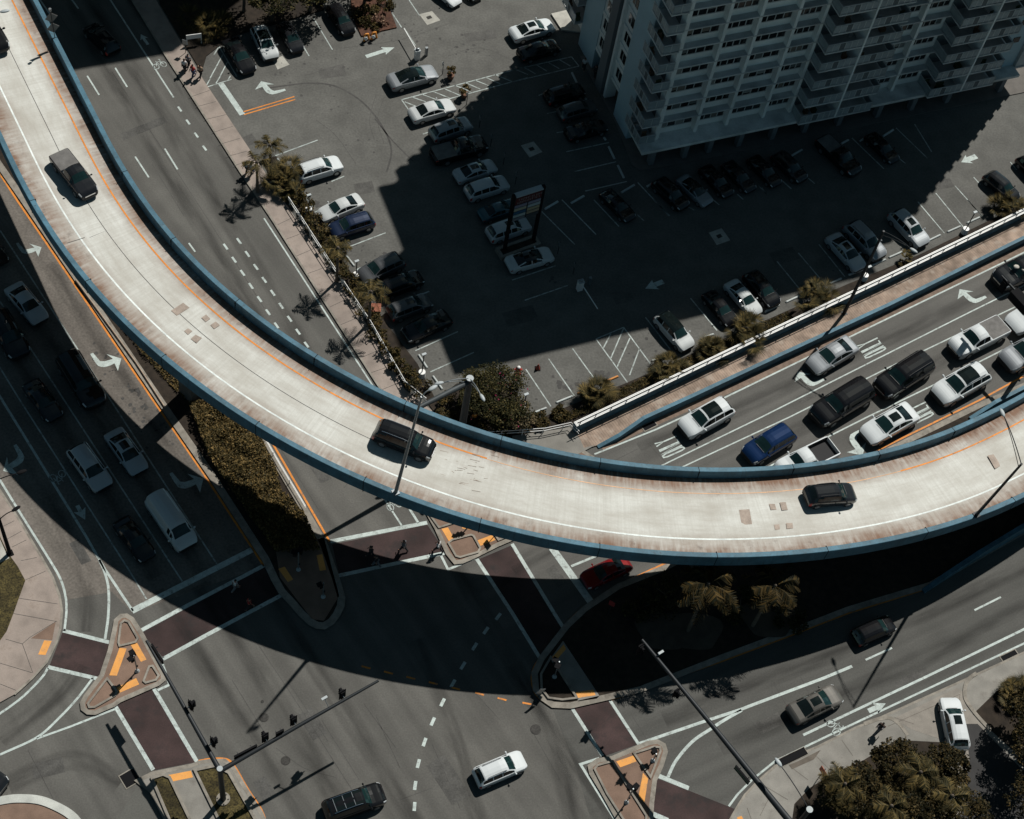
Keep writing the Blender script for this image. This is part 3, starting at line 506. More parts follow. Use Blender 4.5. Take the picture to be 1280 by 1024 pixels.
def deck_mat():
    m = bpy.data.materials.new('stained_concrete_deck'); m.use_nodes = True; nt = m.node_tree; N = nt.nodes; L = nt.links; b = N['Principled BSDF']
    b.inputs['Roughness'].default_value = .85; b.inputs['Specular IOR Level'].default_value = .3
    uv = N.new('ShaderNodeUVMap'); uv.uv_map = 'UVMap'; sp = N.new('ShaderNodeSeparateXYZ'); L.new(uv.outputs[0], sp.inputs[0])
    def noise(sx, sy, det, rough=.6):
        mp = N.new('ShaderNodeMapping'); mp.inputs['Scale'].default_value = (sx, sy, 1); L.new(uv.outputs[0], mp.inputs['Vector'])
        n = N.new('ShaderNodeTexNoise'); n.inputs['Scale'].default_value = 1; n.inputs['Detail'].default_value = det; n.inputs['Roughness'].default_value = rough; L.new(mp.outputs[0], n.inputs['Vector']); return n.outputs['Fac']
    def rng(s, a, b_, c, d): 
        r = N.new('ShaderNodeMapRange'); r.inputs[1].default_value = a; r.inputs[2].default_value = b_; r.inputs[3].default_value = c; r.inputs[4].default_value = d; L.new(s, r.inputs[0]); return r.outputs[0]
    def mth(op, a, b_): 
        n = N.new('ShaderNodeMath'); n.operation = op
        for i, x in enumerate((a, b_)):
            if isinstance(x, (int, float)): n.inputs[i].default_value = x
            else: L.new(x, n.inputs[i])
        return n.outputs[0]
    def mix(f, a, c):
        n = N.new('ShaderNodeMix'); n.data_type = 'RGBA'; L.new(f, n.inputs['Factor'])
        for k, x in (('A', a), ('B', c)):
            if isinstance(x, tuple): n.inputs[k].default_value = (*x, 1)
            else: L.new(x, n.inputs[k])
        return n.outputs['Result']
    v = sp.outputs[1]
    edge = mth('MAXIMUM', rng(v, .4, 2.7, 1, 0), rng(v, 5.6, 7.6, 0, 1))          # dirt washed to both edges
    fine = noise(3.2, .55, 5); big = noise(.22, .5, 4); patch = noise(.9, .9, 5, .7)
    st = mth('MULTIPLY', edge, rng(mth('ADD', mth('MULTIPLY', fine, .6), mth('MULTIPLY', big, .6)), .38, .76, .3, 1.4))
    base = mix(rng(noise(5.5, .12, 3), .3, .7, 0, 1), (.50, .50, .465), (.59, .595, .56))
    base = mix(rng(big, .35, .7, 0, 1), base, (.40, .385, .345))
    base = mix(rng(noise(.35, 3.5, 3), .5, .75, 0, .35), base, (.36, .33, .29))
    c = mix(st, base, (.18, .105, .07))
    c = mix(mth('MULTIPLY', edge, rng(patch, .56, .70, 0, .8)), c, (.06, .042, .035))
    c = mix(rng(noise(7, 7, 2), .3, .7, 0, .12), c, (.2, .16, .13))
    L.new(c, b.inputs['Base Color']); return m
V = empty('viaduct', (0, 0, 0), 'curved pale concrete ramp with blue parapets sweeping over the intersection', 'viaduct'); V['kind'] = 'thing'
obj('deck', vloft([(.42, 0), (VW-.42, 0)], uv=True, closed=False), deck_mat(), V)
g_ = vloft([(.05, -.01), (.05, -.42), (1.9, -1.0), (2.3, -2.1), (5.8, -2.1), (7.0, -1.9), (VW-.05, -1.75), (VW-.05, -.01)]); obj('girder', g_, M_kerb, V)
po = obj('parapet', vloft([(0, -.42), (0, PH-.03), (.03, PH), (.40, PH), (.43, PH-.03), (.5, .12), (.5, -.02), (.06, -.02)]), M_blue, V)
pi = obj('parapet', vloft([(VW-.5, -.02), (VW-.5, .12), (VW-.43, PH-.03), (VW-.40, PH), (VW-.03, PH), (VW, PH-.03), (VW, -1.75), (VW-.06, -.02)]), M_blue, V)
jm = MB(); je = MB()
for i in range(4, NS-2, 11):                          # open joints across the parapets
    for v0, v1 in ((-.012, .51), (VW-.51, VW+.012)):
        a, b_ = Vector(vpt(i, v0, 0)), Vector(vpt(i, v1, 0)); t = Vector((tang[i, 0], tang[i, 1], 0))*.025
        q = [a-t, b_-t, b_+t, a+t]; top = [p+Vector((0, 0, PH+.006)) for p in q]; bot = [p+Vector((0, 0, -.56)) for p in q]
        jm.add(top+bot, [(0, 1, 2, 3), (0, 4, 5, 1), (1, 5, 6, 2), (2, 6, 7, 3), (3, 7, 4, 0)])
obj('parapet_joint', jm, M_black, V)
def vstrip(v, w, dz, i0=0, i1=None): return vloft([(v-w/2, dz), (v+w/2, dz)], i0=i0, i1=i1, closed=False)
obj('edge_line', vstrip(2.1, .14, .008), M_deckline, V); 
obj('edge_line', vstrip(6.33, .14, .008, 0, 70), M_orange, V); obj('edge_line', vstrip(6.28, .06, .008, 69, 117), mat('faded_orange_paint', (.62, .36, .2), .8, var=.2), V); obj('edge_line', vstrip(6.3, .13, .008, 116), M_orange, V)
obj('deck_joint', vstrip(4.2, .05, .004, 0, 62), M_stain, V)
def von(px, py, dz=0.):
    """Point of the deck seen at a photo pixel; also station index and cross offset."""
    z = 10.
    for _ in range(14):
        q = np.array(G2(px, py, z)); i = int(np.argmin(((cv[:, :2]+norm2*VW/2-q)**2).sum(1))); v = float((q-cv[i, :2])@norm2[i]); z = cv[i, 2]-PH-SEV*v/VW+dz
    return np.array([q[0], q[1], z]), i, v
def patchq(px):
    mb = MB(); P = [von(x, y)[0]+np.array([0, 0, .03]) for x, y in px]; mb.add(P, [(0, 1, 2, 3)]); return mb
M_patch = mat('repair_mortar', (.31, .255, .215), .9, var=.15, scale=3)
for q in R(0, 250, [(805, 522), (862, 485), (892, 508), (832, 546), (948, 555), (970, 540), (990, 560), (968, 575), (990, 590), (1015, 573), (1035, 590), (1008, 608), (866, 618), (885, 605), (905, 618), (885, 635), (897, 655), (920, 635), (950, 650), (925, 675)]),: QA = q
QA += R(640, 500, [(1068, 518), (1117, 515), (1130, 585), (1080, 590)])+R(940, 500, [(80, 490), (107, 490), (115, 517), (88, 518), (130, 483), (158, 481), (168, 518), (140, 520), (103, 588), (130, 586), (136, 610), (108, 613), (160, 580), (190, 580), (193, 605), (163, 607), (1108, 262), (1145, 255), (1183, 305), (1143, 325)])
for i in range(0, len(QA), 4): obj('repair_patch', patchq(QA[i:i+4]), M_patch, V)
def jl(px, hw=.025):
    mb = MB(); A, B = (von(*p)[0]+np.array([0, 0, .006]) for p in px); t = (B-A); t /= np.linalg.norm(t); s = np.array([-t[1], t[0], 0])*hw
    return mb.add([A-s, B-s, B+s, A+s], [(0, 1, 2, 3)])
for q in ([(112, 297), (150, 281)], [(84, 304), (106, 297)], [(150, 281), (163, 275)]): obj('deck_joint', jl(q), M_stain, V)
# hairline cracks scraped across the deck near the large black SUV
cm = MB()
for k in range(34):
    x, y = 548+RNG.uniform(0, 66), 563+RNG.uniform(0, 52); L_ = RNG.uniform(3, 13)
    if y > 560+.85*(x-480)*.38+28: continue
    cm_ = jl([(x, y), (x+L_, y+L_*.22+RNG.normal()*.5)], .013); obj('deck_crack', cm_, mat('crack_dirt', (.31, .255, .21), .9, var=.2), V)
for px, py in ((262, 476), (900, 672), (1240, 610), (-60, 10)):                 # piers
    i = int(np.argmin(((cv[:, :2]+norm2*VW/2-np.array(G2(px, py, 8 if px > 300 else 0)))**2).sum(1))); c = cv[i, :2]+norm2[i]*VW*.66; t = math.atan2(tang[i, 1], tang[i, 0]); zt = cv[i, 2]-PH-2.2
    mb = MB().box((c[0], c[1], zt/2-.2), (1.6, 2.2, zt+.35), t); mb.box((c[0], c[1], zt-.45), (1.62, 3.4, .8), t); obj('pier', mb, mat('pier_concrete', (.10, .095, .085), .9, var=.2), V)

# ---------------------------------------------------------------- walls and parapets along the bridge road
def wall(name, px, w, h, m, label, cat, z0=0, taper=None, top=None):
    p = GL(px, h); n = len(p); mb = MB(); l, r_ = offs(p, w/2), offs(p, -w/2); hs_ = taper or [h]*n
    vs = [(x, y, z0) for x, y in r_]+[(r_[i][0], r_[i][1], hs_[i]) for i in range(n)]+[(l[i][0], l[i][1], hs_[i]) for i in range(n)]+[(x, y, z0) for x, y in l]
    fs = []
    for i in range(n-1): fs += [(i, i+1, n+i+1, n+i), (n+i, n+i+1, 2*n+i+1, 2*n+i), (2*n+i, 2*n+i+1, 3*n+i+1, 3*n+i)]
    fs += [(0, n, 2*n, 3*n), (n-1, 4*n-1, 3*n-1, 2*n-1)]; mb.add(vs, fs)
    o = empty(name, (*p[0], 0), label, cat); obj('wall', mb, m, o); return o, p
wb, pb = wall('bridge_parapet', [(749, 552), (775, 541), (805, 522), (873, 491), (980, 441), (1110, 381), (1340, 267)], .34, .95, M_blue, 'blue parapet between the brick walkway and the bridge road', 'parapet', taper=[.12, .6, .95, .95, .95, .95, .95])
wa, pa = wall('louvred_wall', [(719, 531), (805, 490.5), (940, 426), (1110, 346), (1340, 235)], .42, 1.15, M_blue, 'long blue wall with a striped white top beside the parking lot', 'wall')
cap = MB(); rl = MB()
L_ = [np.array(p) for p in pa]; tot = 0
for a, b in zip(L_[:-1], L_[1:]):
    d = b-a; n = np.linalg.norm(d); d /= n; nn = np.array([-d[1], d[0]]); an = math.atan2(d[1], d[0])
    for k in range(5): cap.box((*((a+b)/2+nn*(.21-.105*k)), 1.19), (n, .07, .06), an)
    for k in range(int(n/1.6)):
        c = a+d*(k*1.6+.4)-nn*.1; rl.tube([(c[0], c[1], 1.1), (c[0]-nn[0]*.12, c[1]-nn[1]*.12, 1.72)], .035, 6)
    rl.tube([(*(a-nn*.22), 1.72), (*(b-nn*.22), 1.72)], .04, 6)
obj('striped_cap', cap, M_wmetal, wa); obj('handrail', rl, M_steel, wa)
wc, pc = wall('bridge_parapet', [(1216, 518), (1245, 502), (1300, 474), (1360, 443)], .34, .95, M_blue, 'blue parapet squeezed between the orange line and the ramp at the right edge', 'parapet', taper=[.3, .95, .95, .95])
wd, pd_ = wall('bridge_parapet', [(1160, 731), (1185, 715), (1225, 690), (1290, 652), (1360, 610)], .4, 1.3, M_blue, 'shaded blue parapet below the ramp beside the east road', 'parapet', taper=[.2, .8, 1.2, 1.6, 1.9])
# walkway of ribbed brick
def rib_mat():
    m = mat('ribbed_brick_walkway', (.24, .18, .14), .9, var=.3, scale=1.2, grain=.1, gscale=18); nt = m.node_tree; N = nt.nodes; L = nt.links; b = N['Principled BSDF']
    g = N.new('ShaderNodeNewGeometry'); mp = N.new('ShaderNodeMapping'); mp.vector_type = 'TEXTURE'; mp.inputs['Rotation'].default_value = (0, 0, RMP); L.new(g.outputs['Position'], mp.inputs['Vector'])
    w = N.new('ShaderNodeTexWave'); w.inputs['Scale'].default_value = 1.3; w.inputs['Distortion'].default_value = 2.5; w.inputs['Detail'].default_value = 3; w.inputs['Detail Scale'].default_value = 2; L.new(mp.outputs[0], w.inputs['Vector'])
    cr = N.new('ShaderNodeMapRange'); cr.inputs[1].default_value = 0; cr.inputs[2].default_value = .35; cr.inputs[3].default_value = .8; cr.inputs[4].default_value = 1.05; L.new(w.outputs['Fac'], cr.inputs[0])
    old = b.inputs['Base Color'].links[0].from_socket; mx = N.new('ShaderNodeMix'); mx.data_type = 'RGBA'; mx.blend_type = 'MULTIPLY'; mx.inputs['Factor'].default_value = 1
    L.new(old, mx.inputs['A']); L.new(cr.outputs[0], mx.inputs['B'])
    n2 = N.new('ShaderNodeTexNoise'); n2.inputs['Scale'].default_value = 1.1; n2.inputs['Detail'].default_value = 5; L.new(g.outputs['Position'], n2.inputs['Vector'])
    r2 = N.new('ShaderNodeMapRange'); r2.inputs[1].default_value = .56; r2.inputs[2].default_value = .66; r2.inputs[3].default_value = 0; r2.inputs[4].default_value = .45; L.new(n2.outputs['Fac'], r2.inputs[0])
    m3 = N.new('ShaderNodeMix'); m3.data_type = 'RGBA'; L.new(r2.outputs[0], m3.inputs['Factor']); L.new(mx.outputs['Result'], m3.inputs['A']); m3.inputs['B'].default_value = (.38, .33, .28, 1); L.new(m3.outputs['Result'], b.inputs['Base Color']); return m
struct('walkway', MB().prism(GL([(705, 552), (712, 540), (722, 535), (808, 495), (942, 431), (1112, 351), (1340, 240), (1340, 272), (980, 446), (873, 496), (806, 527), (760, 552), (730, 562)], .14), -.02, .14), rib_mat())
struct('pavement', MB().prism(GL([(640, 545), (690, 538), (712, 534), (724, 547), (730, 560), (745, 556), (700, 580), (640, 570)], .13), -.02, .148), M_walk)
# pipe railings
def rail(name, px, h, label, step, m, plates=False, rails=(1.0, .62)):
    p = GL(px, 0); o = empty(name, (*p[0], 0), label, 'railing'); mb = MB(); ps = MB(); sp = 0
    for z in rails: mb.tube([(x, y, z*h) for x, y in p], .035, 6)
    pl = []
    for a, b in zip(p[:-1], p[1:]):
        a, b = np.array(a), np.array(b); n = np.linalg.norm(b-a); d = (b-a)/n; t = sp
        while t < n:
            c = a+d*t; ps.tube([(c[0], c[1], .05), (c[0], c[1], h)], .035, 6); pl.append((c, math.atan2(d[1], d[0]))); t += step
        sp = t-n
    obj('rail', mb, m, o); obj('post', ps, m, o)
    if plates:
        for c, an in pl: obj('post_plate', MB().box((c[0], c[1], h*.82), (.5, .06, .36), an), m, o)
    return o
rail('pipe_railing', [(362, 257), (410, 331), (463, 410), (506, 485), (532, 506)], 1.0, 'long white pipe railing along the pink pavement by the lot', 2.05, M_wmetal, True)
rail('pipe_railing', [(600, 548), (640, 546), (680, 543), (712, 536), (722, 547)], 1.0, 'short pale pipe railing behind the ramp parapet at the walkway end', 1.8, M_wmetal)
rail('pipe_railing', [(95, 352), (130, 400), (170, 455), (207, 512)], .3, 'low tan rail between the orange line and the median shrubs', 3, mat('tan_metal', (.4, .3, .22), .6))
rail('pipe_railing', [(322, 536), (350, 585), (382, 638)], .7, 'white guard rail on the right side of the median hedge', 3, M_wmetal)

# ---------------------------------------------------------------- the tower
P2w = np.array(G2(809, 204.5)); E1 = np.array([.938, .346]); E1 /= np.linalg.norm(E1); E2 = np.array([-E1[1], E1[0]]); TA = math.atan2(E1[1], E1[0])
FH, Z0, ROOF, NF = 2.37, 2.9, 38.6, 10
def B(a, p, z): q = P2w+E1*a+E2*p; return (q[0], q[1], z)
TW = empty('apartment_tower', B(0, 0, 0), 'tall shaded apartment tower with stacked balconies beside the parking lot', 'tower')
M_tw = mat('tower_white_render', (.66, .66, .635), .85, var=.12, scale=.3, grain=.05); M_tl = mat('tower_ledge_render', (.44, .44, .43), .9, var=.25, scale=.5); M_tb = mat('tower_blue_render', (.36, .46, .50), .85, var=.06, scale=.3)
M_tg = mat('tower_grey_render', (.15, .155, .16), .85, var=.1, scale=.4); M_can = mat('stained_canopy', (.6, .6, .57), .9, var=.3, scale=.6, grain=.1)
M_glass = flat('dark_glass', (.012, .014, .016), .08, 0, .5); M_frame = flat('window_frame', (.45, .46, .45), .5); M_rail = mat('balcony_glass_panel', (.25, .28, .29), .4, var=.12); M_bdark = flat('balcony_recess', (.10, .11, .115), .8)
def bb(mb, a0, a1, p0, p1, z0, z1, m=0): return mb.prism([B(a0, p0, 0)[:2], B(a1, p0, 0)[:2], B(a1, p1, 0)[:2], B(a0, p1, 0)[:2]], z0, z1, m, bottom=True)
Wp = 1.02                                            # depth of the window wall behind the ledges
STK = [(15.1, 23.2, 19.15), (29.75, 37.5, 33.65)]       # two stacks of paired balconies: start, end, divider
body = MB(); bb(body, .25, 40.9, Wp, 20.4, Z0, ROOF); bb(body, .25, 40.7, 2.2, 20.2, 0, Z0); bb(body, -.55, .26, 6.76, 9.0, 2.7, ROOF-.3); bb(body, -.55, .26, 11.12, 13.18, 2.7, ROOF-.3); bb(body, -.9, .26, 9.01, 9.4, 0, ROOF-.3); obj('wall', body, M_tw, TW)
for q in ((-.86, .27, 3.45, 6.75, 0, ROOF), (-.64, .27, 13.2, 16.8, 0, ROOF), (37.5, 41.0, .55, 1.2, Z0, ROOF)): obj('blue_pier', bb(MB(), *q), M_tb, TW)
gp = MB(); bb(gp, -1.1, .27, 9.75, 11.1, 0, ROOF); obj('grey_pier', gp, M_tg, TW)
cn = MB(); bb(cn, -1.5, 41.0, -.92, 2.3, Z0-.32, Z0-.004); obj('canopy', cn, M_can, TW)
for a in (0, 3.55, 6.2, 9.5, 13.2, 16.8, 20.7, 25.2, 29.2, 33.4, 39.8):
    c = MB(); bb(c, a, a+.5, -.35, .25, 0, Z0-.325); obj('column', c, M_tg, TW)
gg = MB(); bb(gg, .5, 40, 2.12, 2.19, .5, 2.2); obj('shopfront', gg, M_glass, TW)
gf = MB()
for a in range(1, 40, 2): bb(gf, a, a+.09, 2.06, 2.115, .5, 2.2)
bb(gf, .4, 40.1, 2.06, 2.115, .35, .495); obj('shopfront_frame', gf, M_tb, TW)
led = MB(); fin = MB()
BAYS = [(.25, 4.6), (4.6, 8.0), (8.0, 12.0), (12.0, 15.1), (23.2, 26.5), (26.5, 29.75)]
def window(a0, a1, z, p=Wp, side=False):
    w = MB(); f = MB(); sa = .3; n = 4
    if not side:
        bb(w, a0, a1, p-.03, p+.1, z, z+1.1)
        for k in range(n+1): x = a0+(a1-a0)*k/n; bb(f, x-.035, x+.035, p-.075, p-.033, z, z+1.1)
        bb(f, a0, a1, p-.085, p-.077+.02, z-.07, z-.003)
    o = obj('window', w, M_glass, TW); obj('frame', f, M_frame, o)
    if WR.random() < .55:
        bl_ = MB()
        for i in range(n):
            if WR.random() < .6: x0 = a0+(a1-a0)*i/n+.05; hh = WR.choice((.3, .55, .9, 1.05)); bb(bl_, x0, x0+(a1-a0)/n-.1, p-.045, p-.034, z+1.08-hh, z+1.08)
        if bl_.v: obj('blind', bl_, WR.choice(M_bl), o)
WR = random.Random(11); M_bl = [flat('blind_a', (.2, .2, .19), .9), flat('blind_b', (.09, .1, .1), .9), flat('blind_c', (.14, .12, .1), .9)]
for k in range(NF):
    z = Z0+FH*k
    if k:
        for a0, a1 in ((.25, 15.1), (23.2, 29.75)): obj('floor_ledge', bb(MB(), a0, a1, .32, Wp+.02, z-.16, z), M_tl, TW)
    for i, (a0, a1) in enumerate(BAYS): window(a0+(.55 if i in (0, 4) else .3), a1-.3, z+.86)
for a in (.41, 4.6, 8.0, 12.0, 14.94, 26.5): obj('fin', bb(MB(), a-.16, a+.3 if a < 1 else a+.16, .34, Wp+.02, Z0+.003, Z0+FH*NF), M_tw, TW)
def railing(o, pts, z, n):
    """Glass panels between posts along a path of (a, p)."""
    g = MB(); f = MB()
    for (a0, p0), (a1, p1), k in zip(pts[:-1], pts[1:], n):
        d = np.array([a1-a0, p1-p0]); L = np.linalg.norm(d); ang = TA+math.atan2(d[1], d[0])
        for i in range(k):
            c = np.array([a0, p0])+d*(i+.5)/k; q = B(c[0], c[1], z+.5); g.box(q, (L/k-.09, .03, .78), ang, 1 if (k > 3 and i == 2) else 0)
        for i in range(k+1):
            c = np.array([a0, p0])+d*i/k; f.box(B(c[0], c[1], z+.5), (.06, .06, .96), ang)
        c = np.array([a0, p0])+d*.5; f.box(B(c[0], c[1], z+1.01), (L+.06, .08, .06), ang)
    obj('balustrade', g, [M_rail, M_bdark], o); obj('rail_frame', f, M_frame, o)
def balcony(a0, a1, p0, p1, z, path, n):
    s = MB(); bb(s, a0, a1, p0, p1, z-.16, z-.001); o = obj('balcony', s, M_tl, TW); railing(o, path, z, n); f = MB()
    for j in range(WR.choice((0, 1, 2, 3))):
        a, p = WR.uniform(a0+.4, a1-.4), WR.uniform(p0+.4, p1-.4); s_ = WR.uniform(.35, .6); obj('chair', MB().box(B(a, p, z+.22), (s_, s_*.9, .42), TA).box(B(a, p+s_*.4, z+.5), (s_, .08, .6), TA), WR.choice(M_fu), o)
M_fu = [flat('wicker', (.16, .1, .06), .9), flat('white_plastic', (.4, .4, .4), .6), flat('green_plant', (.03, .06, .02), .9)]
dv = MB(); dk = MB()
for k in range(NF):
    z = Z0+FH*k+.004
    balcony(-1.52, .24, .1, 3.44, z, [(-1.48, 3.4), (-1.48, .14), (.2, .14)], (5, 2))
    balcony(-1.52, .24, 16.85, 20.3, z, [(.2, 20.2), (-1.48, 20.2), (-1.48, 16.9)], (2, 5))
    for a0, a1, dvd in STK:
        balcony(a0+.02, a1-.02, -1.35, Wp, z, [(a0+.06, .9), (a0+.06, -1.31), (dvd-.1, -1.31)], (1, 6))
        railing(TW.children[-1], [(dvd+.1, -1.31), (a1-.06, -1.31), (a1-.06, .9)], z, (6, 1))
for a0, a1, dvd in STK:
    obj('divider_wall', bb(MB(), dvd-.09, dvd+.09, -1.37, Wp-.06, Z0+.01, Z0+FH*NF), M_tw, TW); bb(dk, a0+.15, dvd-.1, Wp-.05, Wp-.004, Z0+.1, ROOF-1); bb(dk, dvd+.1, a1-.15, Wp-.05, Wp-.004, Z0+.1, ROOF-1)
obj('recess_sheet', dk, M_bdark, TW)  # one dark sheet over each recess wall, running through all storeys
dk2 = MB(); bb(dk2, .19, .246, 1.2, 3.4, Z0+.1, ROOF-1); bb(dk2, .19, .246, 16.9, 20.2, Z0+.1, ROOF-1); obj('recess_sheet', dk2, M_bdark, TW)
for k in range(NF):                                   # side windows between the piers, small window on the end panel
    z = Z0+FH*k
    for p0 in (7.3, 11.6):
        w = MB(); bb(w, -.60, -.53, p0, p0+1.1, z+.9, z+2.0); f = MB(); bb(f, -.64, -.605, p0+.5, p0+.57, z+.9, z+2.0); o = obj('window', w, M_glass, TW); obj('frame', f, M_frame, o)
    if k:
        w = MB(); bb(w, 39.3, 40.1, .49, .56, z+1.1, z+1.8); obj('window', w, M_glass, TW)
sd = MB()
for k in range(NF):
    for p0, p1 in ((6.8, 8.95), (11.15, 13.15)): obj('spandrel', bb(MB(), -.66, -.555, p0, p1, Z0+FH*k-.12, Z0+FH*k+.25), M_tw, TW)
for p0_, p1_ in ((6.9, 8.8), (11.3, 13.0)): obj('entrance_door', bb(MB(), .1, .24, p0_, p1_, 0, 2.7), mat('bronze_door', (.07, .045, .03), .5, var=.1), TW)
up = MB()
for k in range(0, 14):
    z = Z0+FH*k+.01; bb(up, 41.0, 42.7, .1, 3.44, z-.16, z+.02); bb(up, 42.6, 42.7, .1, 3.44, z+.02, z+1); bb(up, 41.02, 42.45, .2, 3.3, z+.03, z+2.1)
for k in range(NF, 14):
    z = Z0+FH*k
    bb(up, -1.52, .24, .1, 3.44, z-.16, z+.02); bb(up, -1.5, -1.42, .1, 3.44, z+.02, z+1); bb(up, -1.52, .24, 16.85, 20.3, z-.16, z+.02); bb(up, -1.5, -1.42, 16.85, 20.3, z+.02, z+1); bb(up, .25, 41, .32, Wp, z-.16, z)
    for a0, a1, _q in STK: bb(up, a0, a1, -1.35, Wp, z-.16, z+.9)
obj('upper_storeys', up, M_tl, TW)
ph = MB(); bb(ph, -.9, 20, 5.0, 13.0, ROOF+.41, ROOF+6.2); obj('penthouse', ph, M_tw, TW)
rf = MB(); bb(rf, -.9, 41.2, -1.4, 20.6, ROOF, ROOF+.4); obj('roof', rf, M_tl, TW)
# a neighbour beyond the top of the photo, whose shadow covers the avenue at the upper left
nq = np.array(G2(216, 67))-np.array([SHX, SHY])*46/math.tan(SUN_EL); nb = empty('office_block', (nq[0], nq[1], 0), 'pale office block standing beyond the avenue out of the upper edge', 'building')
mb = MB(); mb.prism([tuple(nq), tuple(nq+E2*22), tuple(nq+E2*22-E1*70), tuple(nq-E1*70)], 0, 46); obj('wall', mb, M_tw, nb)
mb = MB()
for k in range(1, 15): mb.prism([tuple(nq-E2*.05-E1*1), tuple(nq-E1*1+E2*.02), tuple(nq-E1*69+E2*.02), tuple(nq-E1*69-E2*.05)], 3*k, 3*k+1.4)
obj('window', mb, M_glass, nb)

# ---------------------------------------------------------------- vehicles
def lerp(a, b, t): return a+(b-a)*t
SPEC = {  # length, width, belt keys, roof keys, cowl, header, roof end, rear glass end, side glass (start, end), pillar positions
 'sedan': (4.8, 1.86, [(0, .58), (.03, .70), (.1, .80), (.27, .93), (.5, .95), (.82, .99), (.95, .96), (1, .72)], [(0, .58), (.03, .74), (.1, .86), (.27, 1.0), (.42, 1.38), (.53, 1.44), (.66, 1.39), (.83, 1.07), (.95, 1.02), (1, .76)], .27, .42, .66, .83, (.31, .80), (.535,)),
 'suv': (4.75, 1.92, [(0, .72), (.03, .86), (.1, .97), (.25, 1.06), (.9, 1.1), (.97, 1.04), (1, .8)], [(0, .72), (.03, .90), (.1, 1.03), (.25, 1.13), (.39, 1.60), (.5, 1.68), (.85, 1.62), (.89, 1.56), (.965, 1.12), (1, .84)], .25, .39, .88, .965, (.29, .92), (.53, .72)),
 'big_suv': (5.3, 2.04, [(0, .8), (.025, 1.0), (.08, 1.12), (.25, 1.18), (.93, 1.2), (.98, 1.1), (1, .85)], [(0, .8), (.025, 1.05), (.08, 1.18), (.25, 1.24), (.35, 1.78), (.45, 1.88), (.88, 1.84), (.93, 1.80), (.985, 1.15), (1, .88)], .25, .35, .93, .985, (.28, .95), (.49, .68)),
 'pickup': (5.7, 2.0, [(0, .8), (.025, .98), (.08, 1.1), (.25, 1.14), (.57, 1.15), (.97, 1.16), (1, .9)], [(0, .8), (.025, 1.03), (.08, 1.15), (.25, 1.2), (.345, 1.76), (.42, 1.84), (.54, 1.81), (.575, 1.2), (.97, 1.18), (1, .92)], .25, .345, .545, .575, (.28, .555), (.43,)),
 'van': (5.3, 2.0, [(0, .75), (.03, .98), (.08, 1.1), (.15, 1.2), (.95, 1.25), (.985, 1.1), (1, .8)], [(0, .75), (.03, 1.02), (.08, 1.15), (.15, 1.27), (.27, 1.9), (.4, 2.0), (.93, 1.98), (.965, 1.93), (.99, 1.2), (1, .85)], .15, .27, .965, .99, (.19, .33), (.26,))}
M_paint = {}
def paint(n, c, metal=.0, rough=.32):
    if n not in M_paint: M_paint[n] = flat('paint_'+n, c, .5, metal, .2 if metal >= .2 or max(c) > .3 else .03, 1.0); M_paint[n].node_tree.nodes['Principled BSDF'].inputs['Coat Roughness'].default_value = .03
    return M_paint[n]
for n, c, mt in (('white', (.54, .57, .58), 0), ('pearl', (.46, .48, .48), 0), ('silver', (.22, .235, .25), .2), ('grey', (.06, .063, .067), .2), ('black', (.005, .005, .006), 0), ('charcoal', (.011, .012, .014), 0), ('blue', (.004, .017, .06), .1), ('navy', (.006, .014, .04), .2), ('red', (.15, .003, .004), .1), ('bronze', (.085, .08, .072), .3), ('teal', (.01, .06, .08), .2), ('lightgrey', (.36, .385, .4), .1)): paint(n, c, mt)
M_trim = flat('black_trim', (.012, .012, .013), .6); M_tyre = flat('tyre_rubber', (.012, .012, .012), .85); M_rim = flat('alloy_rim', (.35, .36, .37), .35, .8)
M_hl = flat('headlight_lens', (.5, .52, .53), .15, .2); M_tl_ = flat('tail_light_lens', (.28, .01, .008), .3); M_chrome = flat('chrome', (.65, .66, .67), .2, 1.0); M_mirror = M_trim
M_cg = flat('car_glass', (.005, .008, .008), .03, 0, .5); M_ws = flat('windshield_glass', (.008, .022, .022), .03, 0, .5); M_bed = flat('truck_bed_liner', (.02, .02, .021), .9); M_ton = mat('grey_tonneau', (.13, .125, .12), .9, var=.2, scale=2)
